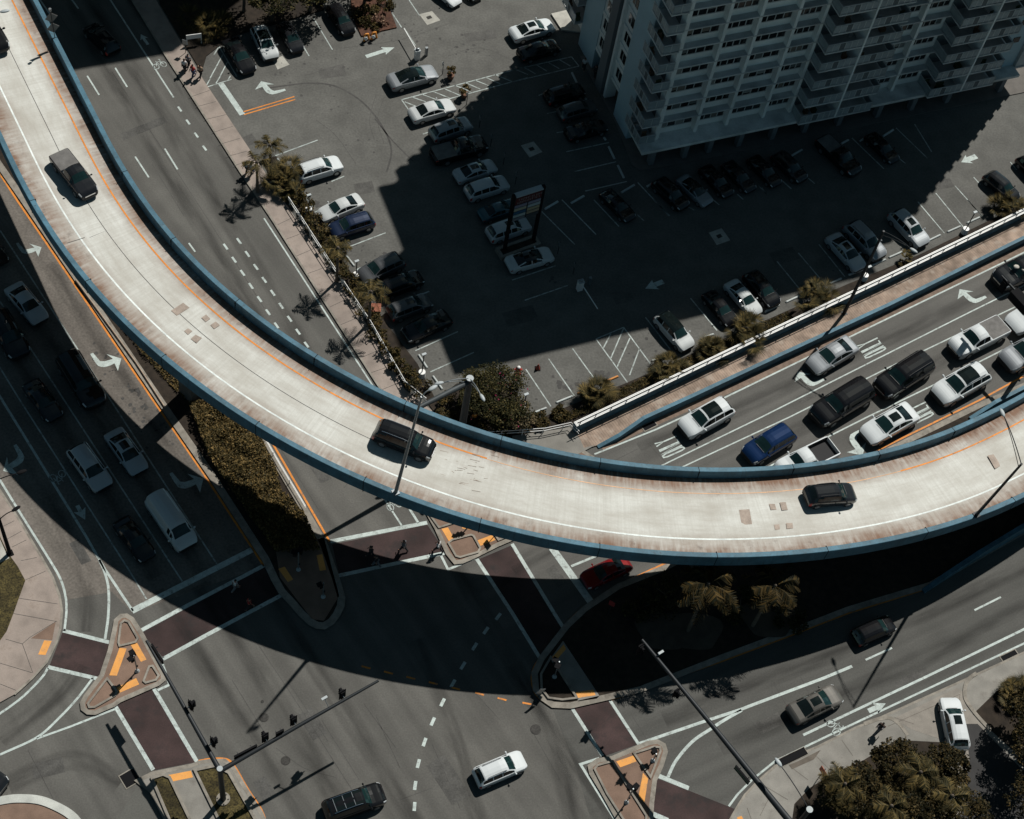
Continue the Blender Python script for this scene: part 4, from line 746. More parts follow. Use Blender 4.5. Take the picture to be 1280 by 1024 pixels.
def vehicle_proto(kind, roof='body', rails=None, bed=None):
    L, Wd, bk, tk, c, h, r, e, sg, pil = SPEC[kind]
    st = sorted(set([0, .006, .016, .03, .05, .072, .1, .14, .19, c, (c+h)/2, h, h+.03, r, (r+e)/2, e, .93, .955, .972, .986, .995, 1, sg[0], sg[1], .07, .955]+[p-.009 for p in pil]+[p+.009 for p in pil]+[h+.03+.85/L]+[round(x, 3) for x in np.linspace(h+.05, r-.02, 5)]+([.6, .604, .962, .966] if kind == 'pickup' else [])))
    st = [s for i, s in enumerate(st) if i == 0 or s-st[i-1] > .0015]
    def rounded(keys, sg=.026):
        xs, zs = zip(*keys); g = np.linspace(-.2, 1.2, 1401); y = np.interp(g, xs, zs); y[g < 0] = 2*zs[0]-np.interp(-g[g < 0], xs, zs); y[g > 1] = 2*zs[-1]-np.interp(2-g[g > 1], xs, zs)
        kx = np.arange(-80, 81)*.001; kk = np.exp(-(kx/sg)**2/2); kk /= kk.sum(); return g[100:-100], np.convolve(y, kk, 'same')[100:-100]
    bx, bz = rounded(bk); tx, tz = rounded(tk)
    def sect(s):
        w = Wd/2
        if s < .13: w *= .70+.30*math.sqrt(max(0, 1-(1-s/.13)**2))
        if s > .91: w *= .78+.22*math.sqrt(max(0, 1-(1-(1-s)/.09)**2))
        w *= 1-.03*max(0, (.3-s)/.3)
        zb = float(np.interp(s, bx, bz)); zt = float(np.interp(s, tx, tz)); g = min(1, max(0, (zt-zb-.1)/.35)); lo = .24+.10*max(0, 1-min(s, 1-s)/.05)
        z5 = zb+lerp(.3*(zt-zb), .025, g); z6 = lerp(zb+.7*(zt-zb), zt-.10, g); z7 = lerp(zb+.9*(zt-zb), zt-.035, g)
        pts = [(.84*w, lo), (.96*w, lo+.08), (w, .52*zb+.08), (.995*w, zb-.09), (.955*w, zb), (.90*w, z5), (lerp(.80, .72, g)*w, z6), (lerp(.72, .62, g)*w, z7), (.36*w, zt+.04*g+.006), (0, zt+.065*g+.016)]
        if kind == 'pickup' and bed == 'open' and .602 < s < .964: pts = pts[:5]+[(.86*w, zb), (.84*w, .72), (.72*w, .72), (.36*w, .72), (0, .72)]
        elif kind == 'pickup' and s > .59: pts = pts[:5]+[(.90*w, zb+.01), (.84*w, zb+.012), (.72*w, zb+.014), (.36*w, zb+.016), (0, zb+.018)]
        return [(L*(.5-s), y, z) for y, z in pts]
    SEC = [sect(s) for s in st]; K = 10; full = []
    for sc in SEC: full.append([(x, y, z) for x, y, z in sc]+[(x, -y, z) for x, y, z in sc[-2::-1]])
    n = 2*K-1; parts = {}
    def put(nm, quad, m=0): parts.setdefault(nm, MB()).add(quad, [(0, 1, 2, 3)], m)
    for i in range(len(st)-1):
        s0, s1 = st[i], st[i+1]; sm = (s0+s1)/2
        for j in range(n-1):
            q = [full[i][j], full[i+1][j], full[i+1][j+1], full[i][j+1]]; jj = j if j < K-1 else n-2-j; side = 'L' if j < K-1 else 'R'
            nm, mi = 'body', 0
            if jj == 0: mi = 1
            if jj >= 7 and c < sm < h: nm = 'windshield'
            elif jj >= 7 and r < sm < e: nm = 'rear_window'
            elif jj == 5 and sg[0] < sm < sg[1] and not any(abs(sm-p) < .009 for p in pil): nm = 'side_window'+side
            elif 3 <= jj <= 4 and .016 < sm < .072: nm = 'headlight'+side
            elif (2 if kind in ('suv', 'big_suv', 'van') else 3) <= jj <= 3 and .955 < sm < .995: nm = 'tail_light'+side
            elif jj >= 6 and h < sm < r and roof == 'black' : nm = 'roof_panel'
            elif jj >= 7 and h+.035 < sm < h+(r-h)*.62 and roof == 'glass': nm = 'roof_glass'
            elif jj >= 8 and h+.03 < sm < h+.03+.85/L and roof == 'sunroof': nm = 'sunroof'
            elif kind == 'pickup' and jj >= 5 and .604 < sm < .962: nm, mi = ('truck_bed' if bed == 'open' else 'tonneau'), 0
            elif jj >= 1 and jj <= 2 and sm < .02: mi = 1
            put(nm, q, mi)
    B_ = parts['body']
    B_.add(full[0], [tuple(range(n))], 1); B_.add(full[-1], [tuple(range(n))[::-1]], 0)
    B_.add([(full[i][0][0], full[i][0][1], full[i][0][2]) for i in range(len(st))]+[(full[i][0][0], -full[i][0][1], full[i][0][2]) for i in range(len(st))], [(i, len(st)+i, len(st)+i+1, i+1) for i in range(len(st)-1)], 1)
    bz_ = SPEC[kind][2][0][1]
    B_.box((L/2-.0, 0, .42), (.05, Wd*.62, .16), 0, 1); B_.box((L/2-.03, 0, bz_-.08), (.08, Wd*.5, .12), 0, 2 if kind in ('big_suv', 'pickup') else 1); B_.box((-L/2+.01, 0, .4), (.06, Wd*.7, .14), 0, 1)
    root = bpy.data.objects.new('parked_car', None); root.empty_display_size = .3
    def link(nm, mb, ms, sm=35):
        o = bpy.data.objects.new(nm, mesh(nm, mb, ms, sm)); COL.objects.link(o); o.parent = root; return o
    link('body', B_, [M_paint['white'], M_trim, M_chrome])
    for nm, mb in parts.items():
        if nm == 'body': continue
        base = nm[:-1] if nm[-1] in 'LR' else nm
        ms = {'headlight': M_hl, 'tail_light': M_tl_, 'truck_bed': M_bed, 'tonneau': M_ton, 'windshield': M_ws}.get(base, M_cg)
        link(base, mb, ms)
    fx_, rx_ = L*.5-L*.185, -L*.5+L*(.19 if kind != 'pickup' else .215); wr = {'sedan': .33, 'suv': .36, 'big_suv': .4, 'pickup': .4, 'van': .35}[kind]
    for x in (fx_, rx_):
        for sgn in (1, -1):
            wmb = MB(); y0 = sgn*(Wd/2-.20); y1 = sgn*(Wd/2+.012)
            wmb.tube([(x, y0, wr), (x, y1-sgn*.03, wr), (x, y1, wr)], [wr, wr, wr*.9], 18, 0); wmb.tube([(x, y1-sgn*.02, wr), (x, y1+sgn*.006, wr)], wr*.62, 12, 1)
            link('wheel', wmb, [M_tyre, M_rim])
    mx = L*(.5-c-.035); mz = float(np.interp(c+.04, bx, bz))+.06
    for sgn in (1, -1):
        mm = MB().ell((mx, sgn*(Wd/2+.10), mz), (.09, .11, .075)); mm.box((mx, sgn*(Wd/2+.0), mz-.03), (.06, .14, .04)); link('mirror', mm, [M_paint['white']])
    ztop = lambda s: float(np.interp(s, tx, tz))+.045
    if roof == 'flat_sunroof':
        a0, a1 = (h+.03, h+.03+.85/L); w_ = Wd*.25; z0, z1 = ztop(a0)+.012, ztop(a1)+.012
        sr = MB().add([(L*(.5-a0), w_, z0), (L*(.5-a0), -w_, z0), (L*(.5-a1), -w_, z1), (L*(.5-a1), w_, z1)], [(0, 1, 2, 3)]); sr.tube([(L*(.5-a0)+.02, w_, z0-.01), (L*(.5-a0)+.02, -w_, z0-.01)], .015, 5); link('sunroof', sr, M_cg)
    if roof == 'twin':
        for k in range(3):
            a0, a1 = h+.025+k*.155, h+.025+k*.155+.135; w_ = Wd*.28; z0, z1 = ztop(a0)+.014, ztop(a1)+.014
            sr = MB().add([(L*(.5-a0), w_, z0), (L*(.5-a0), -w_, z0), (L*(.5-a1), -w_, z1), (L*(.5-a1), w_, z1)], [(0, 1, 2, 3)]); link('roof_glass', sr, M_cg)
            fr = MB().box((L*(.5-a1)-.04, 0, z1), (.045, Wd*.56, .025)); link('roof_bar', fr, M_chrome)
    if rails:
        for sgn in (1, -1):
            a = np.linspace(h+.05, r-.06, 6); rm = MB().tube([(L*(.5-s), sgn*Wd*.315, ztop(s)-.02+(.05 if 0 < i < 5 else 0)) for i, s in enumerate(a)], .025, 6); link('roof_rail', rm, M_chrome if rails == 'chrome' else M_trim)
    if kind in ('sedan', 'suv', 'big_suv'):                # shut lines and wipers
        sl = MB(); a = c-.005
        sl.box((L*(.5-c)+.03, .1, ztop(c)+.012), (.03, Wd*.5, .018)); link('wiper', sl, M_trim)
    return root, L
PROTO = {}
def vehicle(name, kind, colour, rear, front, label, group, cat='car', roof='body', rails=None, bed=None, deck=False, z=0., smin=.84, smax=1.2):
    key = (kind, roof, rails, bed)
    if key not in PROTO: PROTO[key] = vehicle_proto(*key)
    root, L0 = PROTO[key]
    if deck:
        a, b = von(*rear, .55)[0], von(*front, .55)[0]; a[2] -= .55; b[2] -= .55
    else: a, b = np.array(G(*rear, z+.55)), np.array(G(*front, z+.55)); a[2] = b[2] = z
    d = b-a; L = float(np.linalg.norm(d)); k = min(smax, max(smin, L/L0)); mid = (a+b)/2; hz = math.atan2(d[1], d[0])
    o = dup(root, tuple(mid+np.array([0, 0, .016])), hz, k); o.name = name; o.rotation_euler = (0, -math.asin(max(-.2, min(.2, d[2]/L))), hz)
    tag(o, label, cat, group)
    for ch in o.children:
        b_ = ch.name.split('.')[0]
        if b_ in ('body', 'mirror') or (b_ == 'roof_panel' and roof != 'black'):
            ch.material_slots[0].link = 'OBJECT'; ch.material_slots[0].material = M_paint[colour]
    return o
V_ = vehicle
gV, gS, gR, gI, gL = 'cars on the curved ramp', 'cars on the shaded avenue', 'cars queueing on the bridge road', 'cars around the intersection', 'cars in the parking lot'
V_('pickup_truck', 'pickup', 'charcoal', (72, 193), (113, 245), 'dark pickup truck with covered bed on the pale ramp near the upper left', gV, 'pickup truck', deck=True, smin=.9)
V_('car', 'big_suv', 'black', (468, 537), (541, 566), 'large black SUV with chrome rails on the ramp beside the lamp post', gV, deck=True, rails='chrome', smax=1.15)
V_('car', 'suv', 'charcoal', (1006, 622), (1067, 617), 'dark grey SUV on the ramp next to the mortar patches at right', gV, deck=True, rails='black')
V_('car', 'sedan', 'black', (-38, 8), (2, 68), 'black car on the ramp cut off by the upper left edge', gV, deck=True)
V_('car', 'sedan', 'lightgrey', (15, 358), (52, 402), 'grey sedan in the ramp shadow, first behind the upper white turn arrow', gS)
V_('car', 'suv', 'black', (-6, 392), (27, 446), 'black SUV cut by the left edge below the grey sedan', gS)
V_('car', 'big_suv', 'black', (83, 446), (121, 508), 'very dark large SUV in shadow left of the lower sunlit turn arrow', gS)
V_('car', 'sedan', 'charcoal', (37, 478), (70, 523), 'dark sedan in shadow between the bike lane and the dark large SUV', gS)
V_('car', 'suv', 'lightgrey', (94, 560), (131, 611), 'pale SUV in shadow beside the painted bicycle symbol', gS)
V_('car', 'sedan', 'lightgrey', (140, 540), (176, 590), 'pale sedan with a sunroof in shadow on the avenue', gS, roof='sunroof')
V_('van', 'van', 'pearl', (193, 622), (236, 685), 'plain white van in shadow waiting near the stop line', gS, 'van', smin=.8)
V_('car', 'sedan', 'black', (150, 650), (186, 698), 'black sedan in deep shadow left of the white van', gS)
V_('car', 'suv', 'black', (143, 66), (111, 33), 'black SUV in building shadow on the upper avenue', gS)
V_('car', 'sedan', 'charcoal', (-22, 295), (0, 325), 'dark car at the left edge above the grey sedan', gS)
V_('truck', 'pickup', 'charcoal', (-60, 945), (3, 985), 'dark truck cut by the left edge above the round white kerb', gI, 'truck')
V_('car', 'big_suv', 'black', (405, 1018), (480, 991), 'black SUV with three glass roof panels at the bottom edge', gI, roof='twin', rails='chrome')
V_('car', 'suv', 'white', (594, 975), (655, 949), 'white SUV crossing the open intersection alone', gI, rails='black')
V_('car', 'sedan', 'bronze', (988, 896), (1049, 866), 'grey brown sedan with a sunroof on the lower east road', gI, roof='sunroof')
V_('car', 'suv', 'black', (1068, 799), (1116, 778), 'black car half in ramp shadow on the lower east road', gI, smin=.8)
V_('car', 'suv', 'white', (1199, 938), (1185, 873), 'white SUV with a sunroof leaving the driveway at lower right', gI, roof='sunroof', smax=1.3)
V_('car', 'sedan', 'red', (786, 702), (729, 728), 'red sedan under the ramp edge at the crosswalk', gI)
V_('car', 'suv', 'white', (911, 508), (853, 540), 'white SUV with a dark glass roof standing on the first ONLY lettering', gR, roof='glass', smax=1.3)
V_('car', 'suv', 'blue', (988, 540), (933, 573), 'dark blue car close to the ramp parapet', gR, smax=1.25)
V_('pickup_truck', 'pickup', 'white', (1042, 560), (972, 594), 'white pickup with an open bed half hidden by the ramp parapet', gR, 'pickup truck', bed='open', smax=1.1)
V_('car', 'sedan', 'white', (1141, 515), (1081, 548), 'white sedan with a sunroof beside the bent white arrow near the ramp', gR, roof='sunroof', smax=1.3)
V_('car', 'big_suv', 'black', (1084, 486), (1018, 526), 'black SUV with a squared roof in the middle lane, nearer the ramp', gR)
V_('car', 'big_suv', 'black', (1158, 453), (1098, 491), 'black SUV in the middle lane beside the ONLY lettering', gR, rails='black')
V_('car', 'sedan', 'silver', (1066, 430), (1013, 461), 'silver sedan beside the blue parapet, its nose on a white arrow', gR, smax=1.25)
V_('pickup_truck', 'pickup', 'white', (1254, 408), (1190, 440), 'white pickup with a grey tonneau cover', gR, 'pickup truck', smax=1.2)
V_('car', 'suv', 'white', (1229, 466), (1170, 499), 'white SUV with a dark glass roof beside the orange line', gR, roof='glass', rails='chrome', smax=1.3)
V_('car', 'big_suv', 'charcoal', (1308, 325), (1244, 356), 'dark SUV with a white load on its roof at the right edge', gR)
V_('car', 'sedan', 'white', (1322, 380), (1262, 410), 'white car cut by the right edge below the dark signal box', gR, smax=1.3)
V_('car', 'suv', 'silver', (1314, 426), (1254, 457), 'silver SUV cut by the right edge in front of the white tonneau pickup', gR, smax=1.3)
V_('car', 'sedan', 'black', (286, 50), (312, 90), 'black car with a shining hood in the tree shade at upper left', gL)
V_('car', 'suv', 'pearl', (322, 36), (340, 74), 'white SUV with a black sunroof parked under the upper left trees', gL, roof='glass')
V_('car', 'suv', 'charcoal', (354, 32), (372, 63), 'dark grey car in tree shade right of the white SUV', gL)
V_('car', 'suv', 'black', (415, 8), (437, 42), 'black car parked beside the red mulch bed', gL)
V_('car', 'sedan', 'white', (540, -22), (572, 5), 'white car cut by the top edge near the drain pad', gL)
V_('car', 'sedan', 'charcoal', (570, -28), (596, -4), 'dark car cut by the top edge right of the white one', gL)
V_('car', 'sedan', 'silver', (486, 106), (545, 90), 'silver sedan with a black roof beside the barrier gate', gL, roof='black', smax=1.1)
V_('car', 'sedan', 'pearl', (513, 147), (567, 131), 'pale sedan in sun just below the hatched aisle', gL)
V_('car', 'suv', 'silver', (539, 171), (588, 154), 'silver SUV with a dark roof on the edge of the tower shadow', gL, roof='sunroof')
V_('pickup_truck', 'pickup', 'black', (540, 198), (607, 180), 'black pickup in shade between the silver SUV and a sedan', gL, 'pickup truck')
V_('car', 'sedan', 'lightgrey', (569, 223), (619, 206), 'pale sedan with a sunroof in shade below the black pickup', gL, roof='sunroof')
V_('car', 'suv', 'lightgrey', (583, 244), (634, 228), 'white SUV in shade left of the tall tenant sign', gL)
V_('car', 'sedan', 'teal', (603, 270), (644, 256), 'dark blue car tucked behind the tenant sign', gL)
V_('car', 'suv', 'lightgrey', (610, 296), (661, 279), 'white SUV with a dark roof behind the legs of the tenant sign', gL, roof='sunroof')
V_('car', 'sedan', 'pearl', (634, 333), (690, 317), 'white sedan with a black roof below the tenant sign', gL, roof='black')
V_('car', 'suv', 'white', (371, 221), (426, 204), 'white SUV parked nose out in sun beside the palm bush', gL, rails='black')
V_('car', 'sedan', 'pearl', (452, 250), (400, 271), 'white car parked nose in beside the pipe railing hedge', gL)
V_('car', 'suv', 'navy', (466, 274), (413, 291), 'dark blue car next to the white car in the left row', gL)
V_('car', 'suv', 'grey', (502, 324), (450, 349), 'grey SUV with its roof in sun in the left row', gL)
V_('car', 'suv', 'black', (475, 366), (527, 346), 'black SUV next to the grey one in the left row', gL)
V_('car', 'suv', 'grey', (486, 394), (538, 375), 'dark SUV with a light roof beside the orange bin', gL, roof='sunroof')
V_('car', 'sedan', 'black', (561, 396), (505, 421), 'black sedan last in the left row', gL)
V_('car', 'sedan', 'white', (639, 46), (691, 31), 'white sedan with a sunroof parked near the tower entrance pad', gL, roof='sunroof')
V_('car', 'sedan', 'black', (649, 71), (698, 56), 'black sedan half in tower shadow below the white sunroof sedan', gL)
V_('car', 'suv', 'black', (682, 125), (729, 112), 'black SUV in tower shade below the hatched aisle', gL)
V_('car', 'suv', 'grey', (699, 145), (744, 132), 'grey SUV in tower shade between two black cars', gL)
V_('car', 'sedan', 'black', (708, 170), (757, 156), 'black sedan in tower shade nearest the blue pier', gL)
V_('car', 'sedan', 'black', (755, 240), (789, 274), 'black car standing out from its bay in mid shade', gL)
V_('car', 'suv', 'black', (820, 226), (856, 260), 'black SUV first in the row facing the tower', gL)
V_('car', 'sedan', 'silver', (852, 224), (884, 253), 'silver sedan in shade in the row facing the tower', gL, roof='black')
V_('car', 'sedan', 'black', (879, 209), (912, 244), 'black sedan right of the silver sedan facing the tower', gL)
V_('car', 'sedan', 'charcoal', (907, 204), (940, 238), 'charcoal sedan second to the right of the silver sedan', gL)
V_('car', 'sedan', 'black', (939, 197), (972, 231), 'black sedan in the middle of the dark row facing the tower', gL)
V_('car', 'suv', 'charcoal', (969, 193), (1004, 226), 'dark SUV with a red tail light in the row facing the tower', gL)
V_('pickup_truck', 'pickup', 'black', (1025, 174), (1070, 218), 'black pickup in the row facing the tower', gL, 'pickup truck')
V_('car', 'sedan', 'black', (1086, 169), (1119, 201), 'black sedan last in the dark row facing the tower', gL)
V_('car', 'suv', 'charcoal', (1233, 218), (1270, 250), 'dark SUV with a shining roof in sun at the right edge', gL)
V_('car', 'suv', 'black', (1276, 198), (1306, 230), 'black car cut by the right edge beside the sunny dark SUV', gL)
V_('car', 'suv', 'pearl', (824, 394), (861, 436), 'white car with a black roof at the sun line beside the planter palms', gL, roof='black')
V_('car', 'sedan', 'black', (884, 366), (916, 405), 'black car right of the empty bay in the lower row', gL)
V_('car', 'sedan', 'pearl', (911, 353), (947, 393), 'white sedan in shade between two black cars in the lower row', gL)
V_('car', 'suv', 'black', (935, 342), (969, 382), 'black SUV right of the white sedan in the lower row', gL)
V_('car', 'sedan', 'lightgrey', (1038, 295), (1076, 337), 'pale sedan with a sunroof beside a silver SUV in the lower row', gL, roof='sunroof')
V_('car', 'suv', 'silver', (1060, 281), (1101, 323), 'silver SUV beside the tall lamp in the lower row', gL, rails='black')
V_('car', 'suv', 'lightgrey', (1116, 266), (1155, 307), 'pale SUV with a dark sunroof at the right end of the shade', gL, roof='sunroof')
for root, _ in PROTO.values():                          # the patterns themselves are not part of the street
    for ch in list(root.children): bpy.data.objects.remove(ch)
    bpy.data.objects.remove(root)

# ---------------------------------------------------------------- lamp posts, mast arms, signals, signs
def proj(p):
    v = p[0]*_r-p[1]*_u+(CAM_H-p[2])*_d; return 640+FPX*v[0]/v[2], 512+FPX*v[1]/v[2]
def height_for(x, y, py, z0=0.):
    lo, hi = z0, z0+30
    for _ in range(40):
        m = (lo+hi)/2
        if proj((x, y, m))[1] > py: lo = m
        else: hi = m
    return lo
def arcpts(a, b, rise, n=8):
    a, b = Vector(a), Vector(b); return [a.lerp(b, i/n)+Vector((0, 0, rise*math.sin(math.pi*.5*i/n)-rise*(i/n)**2)) for i in range(n+1)]
def head_(mb, c, to, L=.8):
    d = (Vector(to)-Vector(c)); d.z = 0; d.normalize(); M = Matrix.Rotation(math.atan2(d.y, d.x), 4, 'Z')
    mb.ell(c, (L*.5, .17, .1), M)
    return mb
def lamp_post(base, topz, heads, label, r=(.11, .06), col=None, cat='lamp post', double=False, top=None, mh=None):
    """base xyz, heads = [(attach z, (x, y, z) of the head)]"""
    o = empty('lamp_post', base, label, cat, 'lamp posts'); col = col or M_grey
    obj('pole', MB().tube([(base[0], base[1], base[2]), (*(top or base[:2]), topz)], r, 10), col, o, 40); top = top or base[:2]
    obj('base_plate', MB().box((base[0], base[1], base[2]+.04), (.5, .5, .08), .5), col, o)
    for za, h in heads:
        a = (top[0], top[1], za); hv = Vector(h); d = (hv-Vector(a)); e = hv-Vector((d.x, d.y, 0)).normalized()*.35
        am = MB().tube(arcpts(a, e, .35), .04, 6)
        if double: am.tube(arcpts((top[0], top[1], za-.5), e, .3), .03, 6)
        obj('arm', am, col, o, 40); obj('lamp_head', head_(MB(), hv, hv+d), mh or M_lamp, o, 60)
    return o
def on_parapet(px, py):
    best = min(range(NS), key=lambda i: (lambda q: (q[0]-px)**2+(q[1]-py)**2)(proj(vpt(i, .2, PH)))); return vpt(best, .2, PH)
b = on_parapet(500, 619); zt = 24.0; lamp_post(b, zt, [(zt-.05, G(541, 485, zt+.3))], 'grey lamp post on the ramp parapet leaning across the picture centre', (.15, .08), top=G2(527, 496, zt))
b = on_parapet(1225, 645); zt = 18.7; lamp_post(b, zt, [(zt-.05, G(1253, 516, zt+.5))], 'dark lamp post with a long double arm on the ramp parapet at right', (.14, .09), M_steel, double=True, top=G2(1277, 580, zt))
b = on_parapet(-34, 115); zt = b[2]+8.5; lamp_post(b, zt, [(zt-.05, G(6, 14, zt+.3))], 'lamp post whose pale head hangs over the ramp at the upper left corner', (.1, .05))
b = G(1055, 392, .1); zt = height_for(b[0], b[1], 289); lamp_post(b, zt, [(zt-.05, G(1142, 313, zt-.1))], 'tall dark lamp post with a double arm standing behind the louvred wall', (.17, .1), M_steel, double=True)
zt = 9.0; t = G(1012, 1012, zt); o = lamp_post((t[0], t[1], .13), zt, [(zt-.1, G(973, 953, zt+.3))], 'dark lamp post with a white cap over the bottom right trees', (.2, .17), M_steel); obj('pole_cap', MB().disc((t[0], t[1], zt), .24, zt+.03), M_lamp, o)
b = G(12.5, 692, .13); z1 = height_for(b[0], b[1], 650); z2 = height_for(b[0], b[1], 606); lamp_post(b, z2+.2, [(z1, G(20, 636, z1+.1)), (z2, G(27, 590, z2+.1))], 'black lamp post with two arms on the pavement at the left edge', (.17, .09), M_black, mh=M_black)
def arm_post(name, base, topz, arms, label, r=.2, rarm=(.19, .1), col=None, cap=True):
    o = empty(name, base, label, 'mast arm', 'signal mast arms'); col = col or M_steel
    obj('pole', MB().tube([base, (base[0], base[1], topz)], (r, r*.8), 14), col, o, 40)
    p = MB().disc((base[0], base[1], base[2]+.002), r*2.3, base[2]+.1)
    for k in range(6): p.tube([(base[0]+r*1.8*math.cos(k), base[1]+r*1.8*math.sin(k), base[2]+.08), (base[0]+r*1.8*math.cos(k), base[1]+r*1.8*math.sin(k), base[2]+.2)], .05, 6)
    obj('footing', p, M_kerb, o)
    if cap: obj('pole_cap', MB().disc((base[0], base[1], topz), r*.95, topz+.04), M_lamp, o)
    for za, tip in arms:
        obj('arm', MB().tube([(base[0], base[1], za), Vector((base[0], base[1], za)).lerp(Vector(tip), .5)+Vector((0, 0, .08)), tip], (rarm[0], sum(rarm)/2, rarm[1]), 10), col, o, 40)
    return o
b1 = G(279, 999, .17); z1 = height_for(b1[0], b1[1], 961); m1 = arm_post('mast_arm', b1, z1, [(z1-.45, G(183, 801, z1-.1)), (z1-.45, G(473, 851, z1-.1))], 'black mast arm pole with a white cap and two long arms at the lower left', .22)
zb = 7.2; jb = G(993, 1034, zb); arm_post('mast_arm', (jb[0], jb[1], .13), zb+.4, [(zb, G(802.5, 800, zb))], 'single long black mast arm reaching in from the bottom right', .27, (.27, .12))
b3 = G(576, 543, .11); z3 = height_for(b3[0], b3[1], 473); m3 = arm_post('mast_arm', b3, z3, [(z3-.5, G(452, 547, z3-.2))], 'thick grey mast arm pole beside the flowering tree behind the ramp', .33, (.26, .15), mat('weathered_grey_steel', (.05, .058, .062), .6, .3, var=.15))
for hx, hy in ((549, 479), (603, 497)):
    h = G(hx, hy, z3+.35); hv = Vector(h); a = Vector((b3[0], b3[1], z3-.05)); am = MB().tube(arcpts(a, hv.lerp(a, .15), .4), .04, 6).tube(arcpts(a-Vector((0, 0, .5)), hv.lerp(a, .15), .3), .03, 6); obj('lamp_arm', am, M_grey, m3, 40); obj('lamp_head', head_(MB(), hv, hv+(hv-a)), M_lamp, m3, 60)
zb4 = 6.6; j4 = G(1312, 412, zb4); m4 = arm_post('mast_arm', (j4[0], j4[1], 0), zb4+.3, [(zb4, G(1252, 345, zb4))], 'dark mast arm entering at the right edge above the queueing cars', .24, (.2, .1))
def signal(px, z, arm, label, face, n=3, k=1.):
    """Three-lamp head with visors and a back plate, held on a bracket to the arm (base, tip)."""
    c = Vector(G(*px, z)); o = empty('traffic_light', c, label, 'traffic light', 'traffic lights on the mast arms'); f = Vector((math.cos(face), math.sin(face), 0)); M = Matrix.Rotation(face, 4, 'Z')
    obj('housing', MB().box(c, (.24*k, .34*k, 1.05*k), 0, 0, M), M_black, o); obj('back_plate', MB().box(c-f*.0, (.04, .56*k, 1.3*k), 0, 0, M), M_black, o)
    for i in range(n):
        q = c+f*.13*k+Vector((0, 0, (.33-.33*i)*k)); obj('lens', MB().tube([q, q+f*.01], .11*k, 12), (flat('red_lens', (.12, .01, .01), .3), flat('amber_lens', (.12, .06, .01), .3), flat('green_lens', (.01, .08, .05), .3))[i], o); v = MB()
        v.tube([q, q+f*.22*k], .13*k, 12, caps=False); obj('visor', v, M_black, o)
    a, t = Vector(arm[0]), Vector(arm[1]); s = max(0, min(1, (c-a).dot(t-a)/(t-a).length_squared)); obj('bracket', MB().tube([c, a.lerp(t, s)], .035, 6), M_grey, o); return o
def armline(b, za, tip): return ((b[0], b[1], za), tip)
A1 = armline(b1, z1-.45, G(183, 801, z1-.1)); A2 = armline(b1, z1-.45, G(473, 851, z1-.1)); A3 = armline(jb, zb, G(802.5, 800, zb)); A4 = armline(j4, zb4, G(1252, 345, zb4))
fS, fE, fN = math.radians(126), math.radians(27), math.radians(-54)
signal((238.5, 882), z1, A1, 'black traffic light nearer the tip of the left arm, with a silver box below', fE+.2)
signal((266, 928), z1, A1, 'black traffic light close to the white capped pole on the left arm', fE+.2)
signal((331.5, 922), z1, A2, 'first traffic light from the pole on the arm reaching up and right', fS)
signal((367, 901), z1, A2, 'second traffic light along the arm reaching up and right', fS)
signal((428, 868), z1, A2, 'traffic light nearest the tip of the arm over the intersection', fS)
signal((800, 811), zb-.3, A3, 'traffic light at the tip of the long black arm over the shaded median', fN)
signal((845, 866), zb-.3, A3, 'traffic light midway on the long black arm, in front of the palm shadow', fN, k=.95)
signal((1254, 358), zb4, A4, 'traffic light on the arm above the dark SUV at the right edge', fE, k=1.2)
def armsign(px0, px1, z, h, label, m, face=None, word=None, th=.1):
    a, b = Vector(G(*px0, z)), Vector(G(*px1, z)); d = b-a; c = (a+b)/2; an = math.atan2(d.y, d.x); o = empty('street_sign', c, label, 'street sign'); L = d.length
    obj('panel', MB().box(c, (L, th, h), an), m, o); fm = MB(); n = Vector((-d.y, d.x, 0)).normalized()
    for s in (-1, 1): fm.box(c+Vector((0, 0, s*h/2)), (L+.04, th+.04, .05), an)
    obj('frame', fm, M_black, o); obj('hanger', MB().tube([c+d*.3, c+d*.3+Vector((0, 0, .02))+n*.3], .03, 6).tube([c-d*.3, c-d*.3+n*.3], .03, 6), M_steel, o); return o
M_green = flat('street_sign_green', (.008, .05, .035), .5)
armsign((190, 807), (203.5, 828), z1-.2, .5, 'black edge-on street sign near the tip of the left arm', M_black); armsign((293, 947.5), (321, 933), z1-.3, .5, 'long black street sign next to the white capped pole', M_black)
armsign((345, 919), (354.5, 914), z1-.1, .6, 'short black sign between two traffic lights on the lower left arm', M_black); armsign((919, 958.5), (936, 979), zb-.2, .45, 'green street sign beside the long arm at the bottom right', M_green)
armsign((1266, 366), (1286, 388), zb4, .9, 'large dark sign box on the mast arm at the right edge', M_black, th=.9)
for px, z, arm, lb in (((405.5, 873), z1+.3, A2, 'white camera on the arm over the intersection'), ((826, 816), zb+.3, A3, 'white camera on the long arm over the shaded median')):
    c = Vector(G(*px, z)); o = empty('camera', c, lb, 'traffic camera'); a, t = map(Vector, arm); s = (c-a).dot(t-a)/(t-a).length_squared; obj('bracket', MB().tube([a.lerp(t, s), c], .03, 6), M_grey, o); obj('housing', MB().box(c, (.4, .14, .14), .6), M_wmetal, o); obj('sunshield', MB().box(c+Vector((0, 0, .09)), (.46, .18, .02), .6), M_lamp, o)
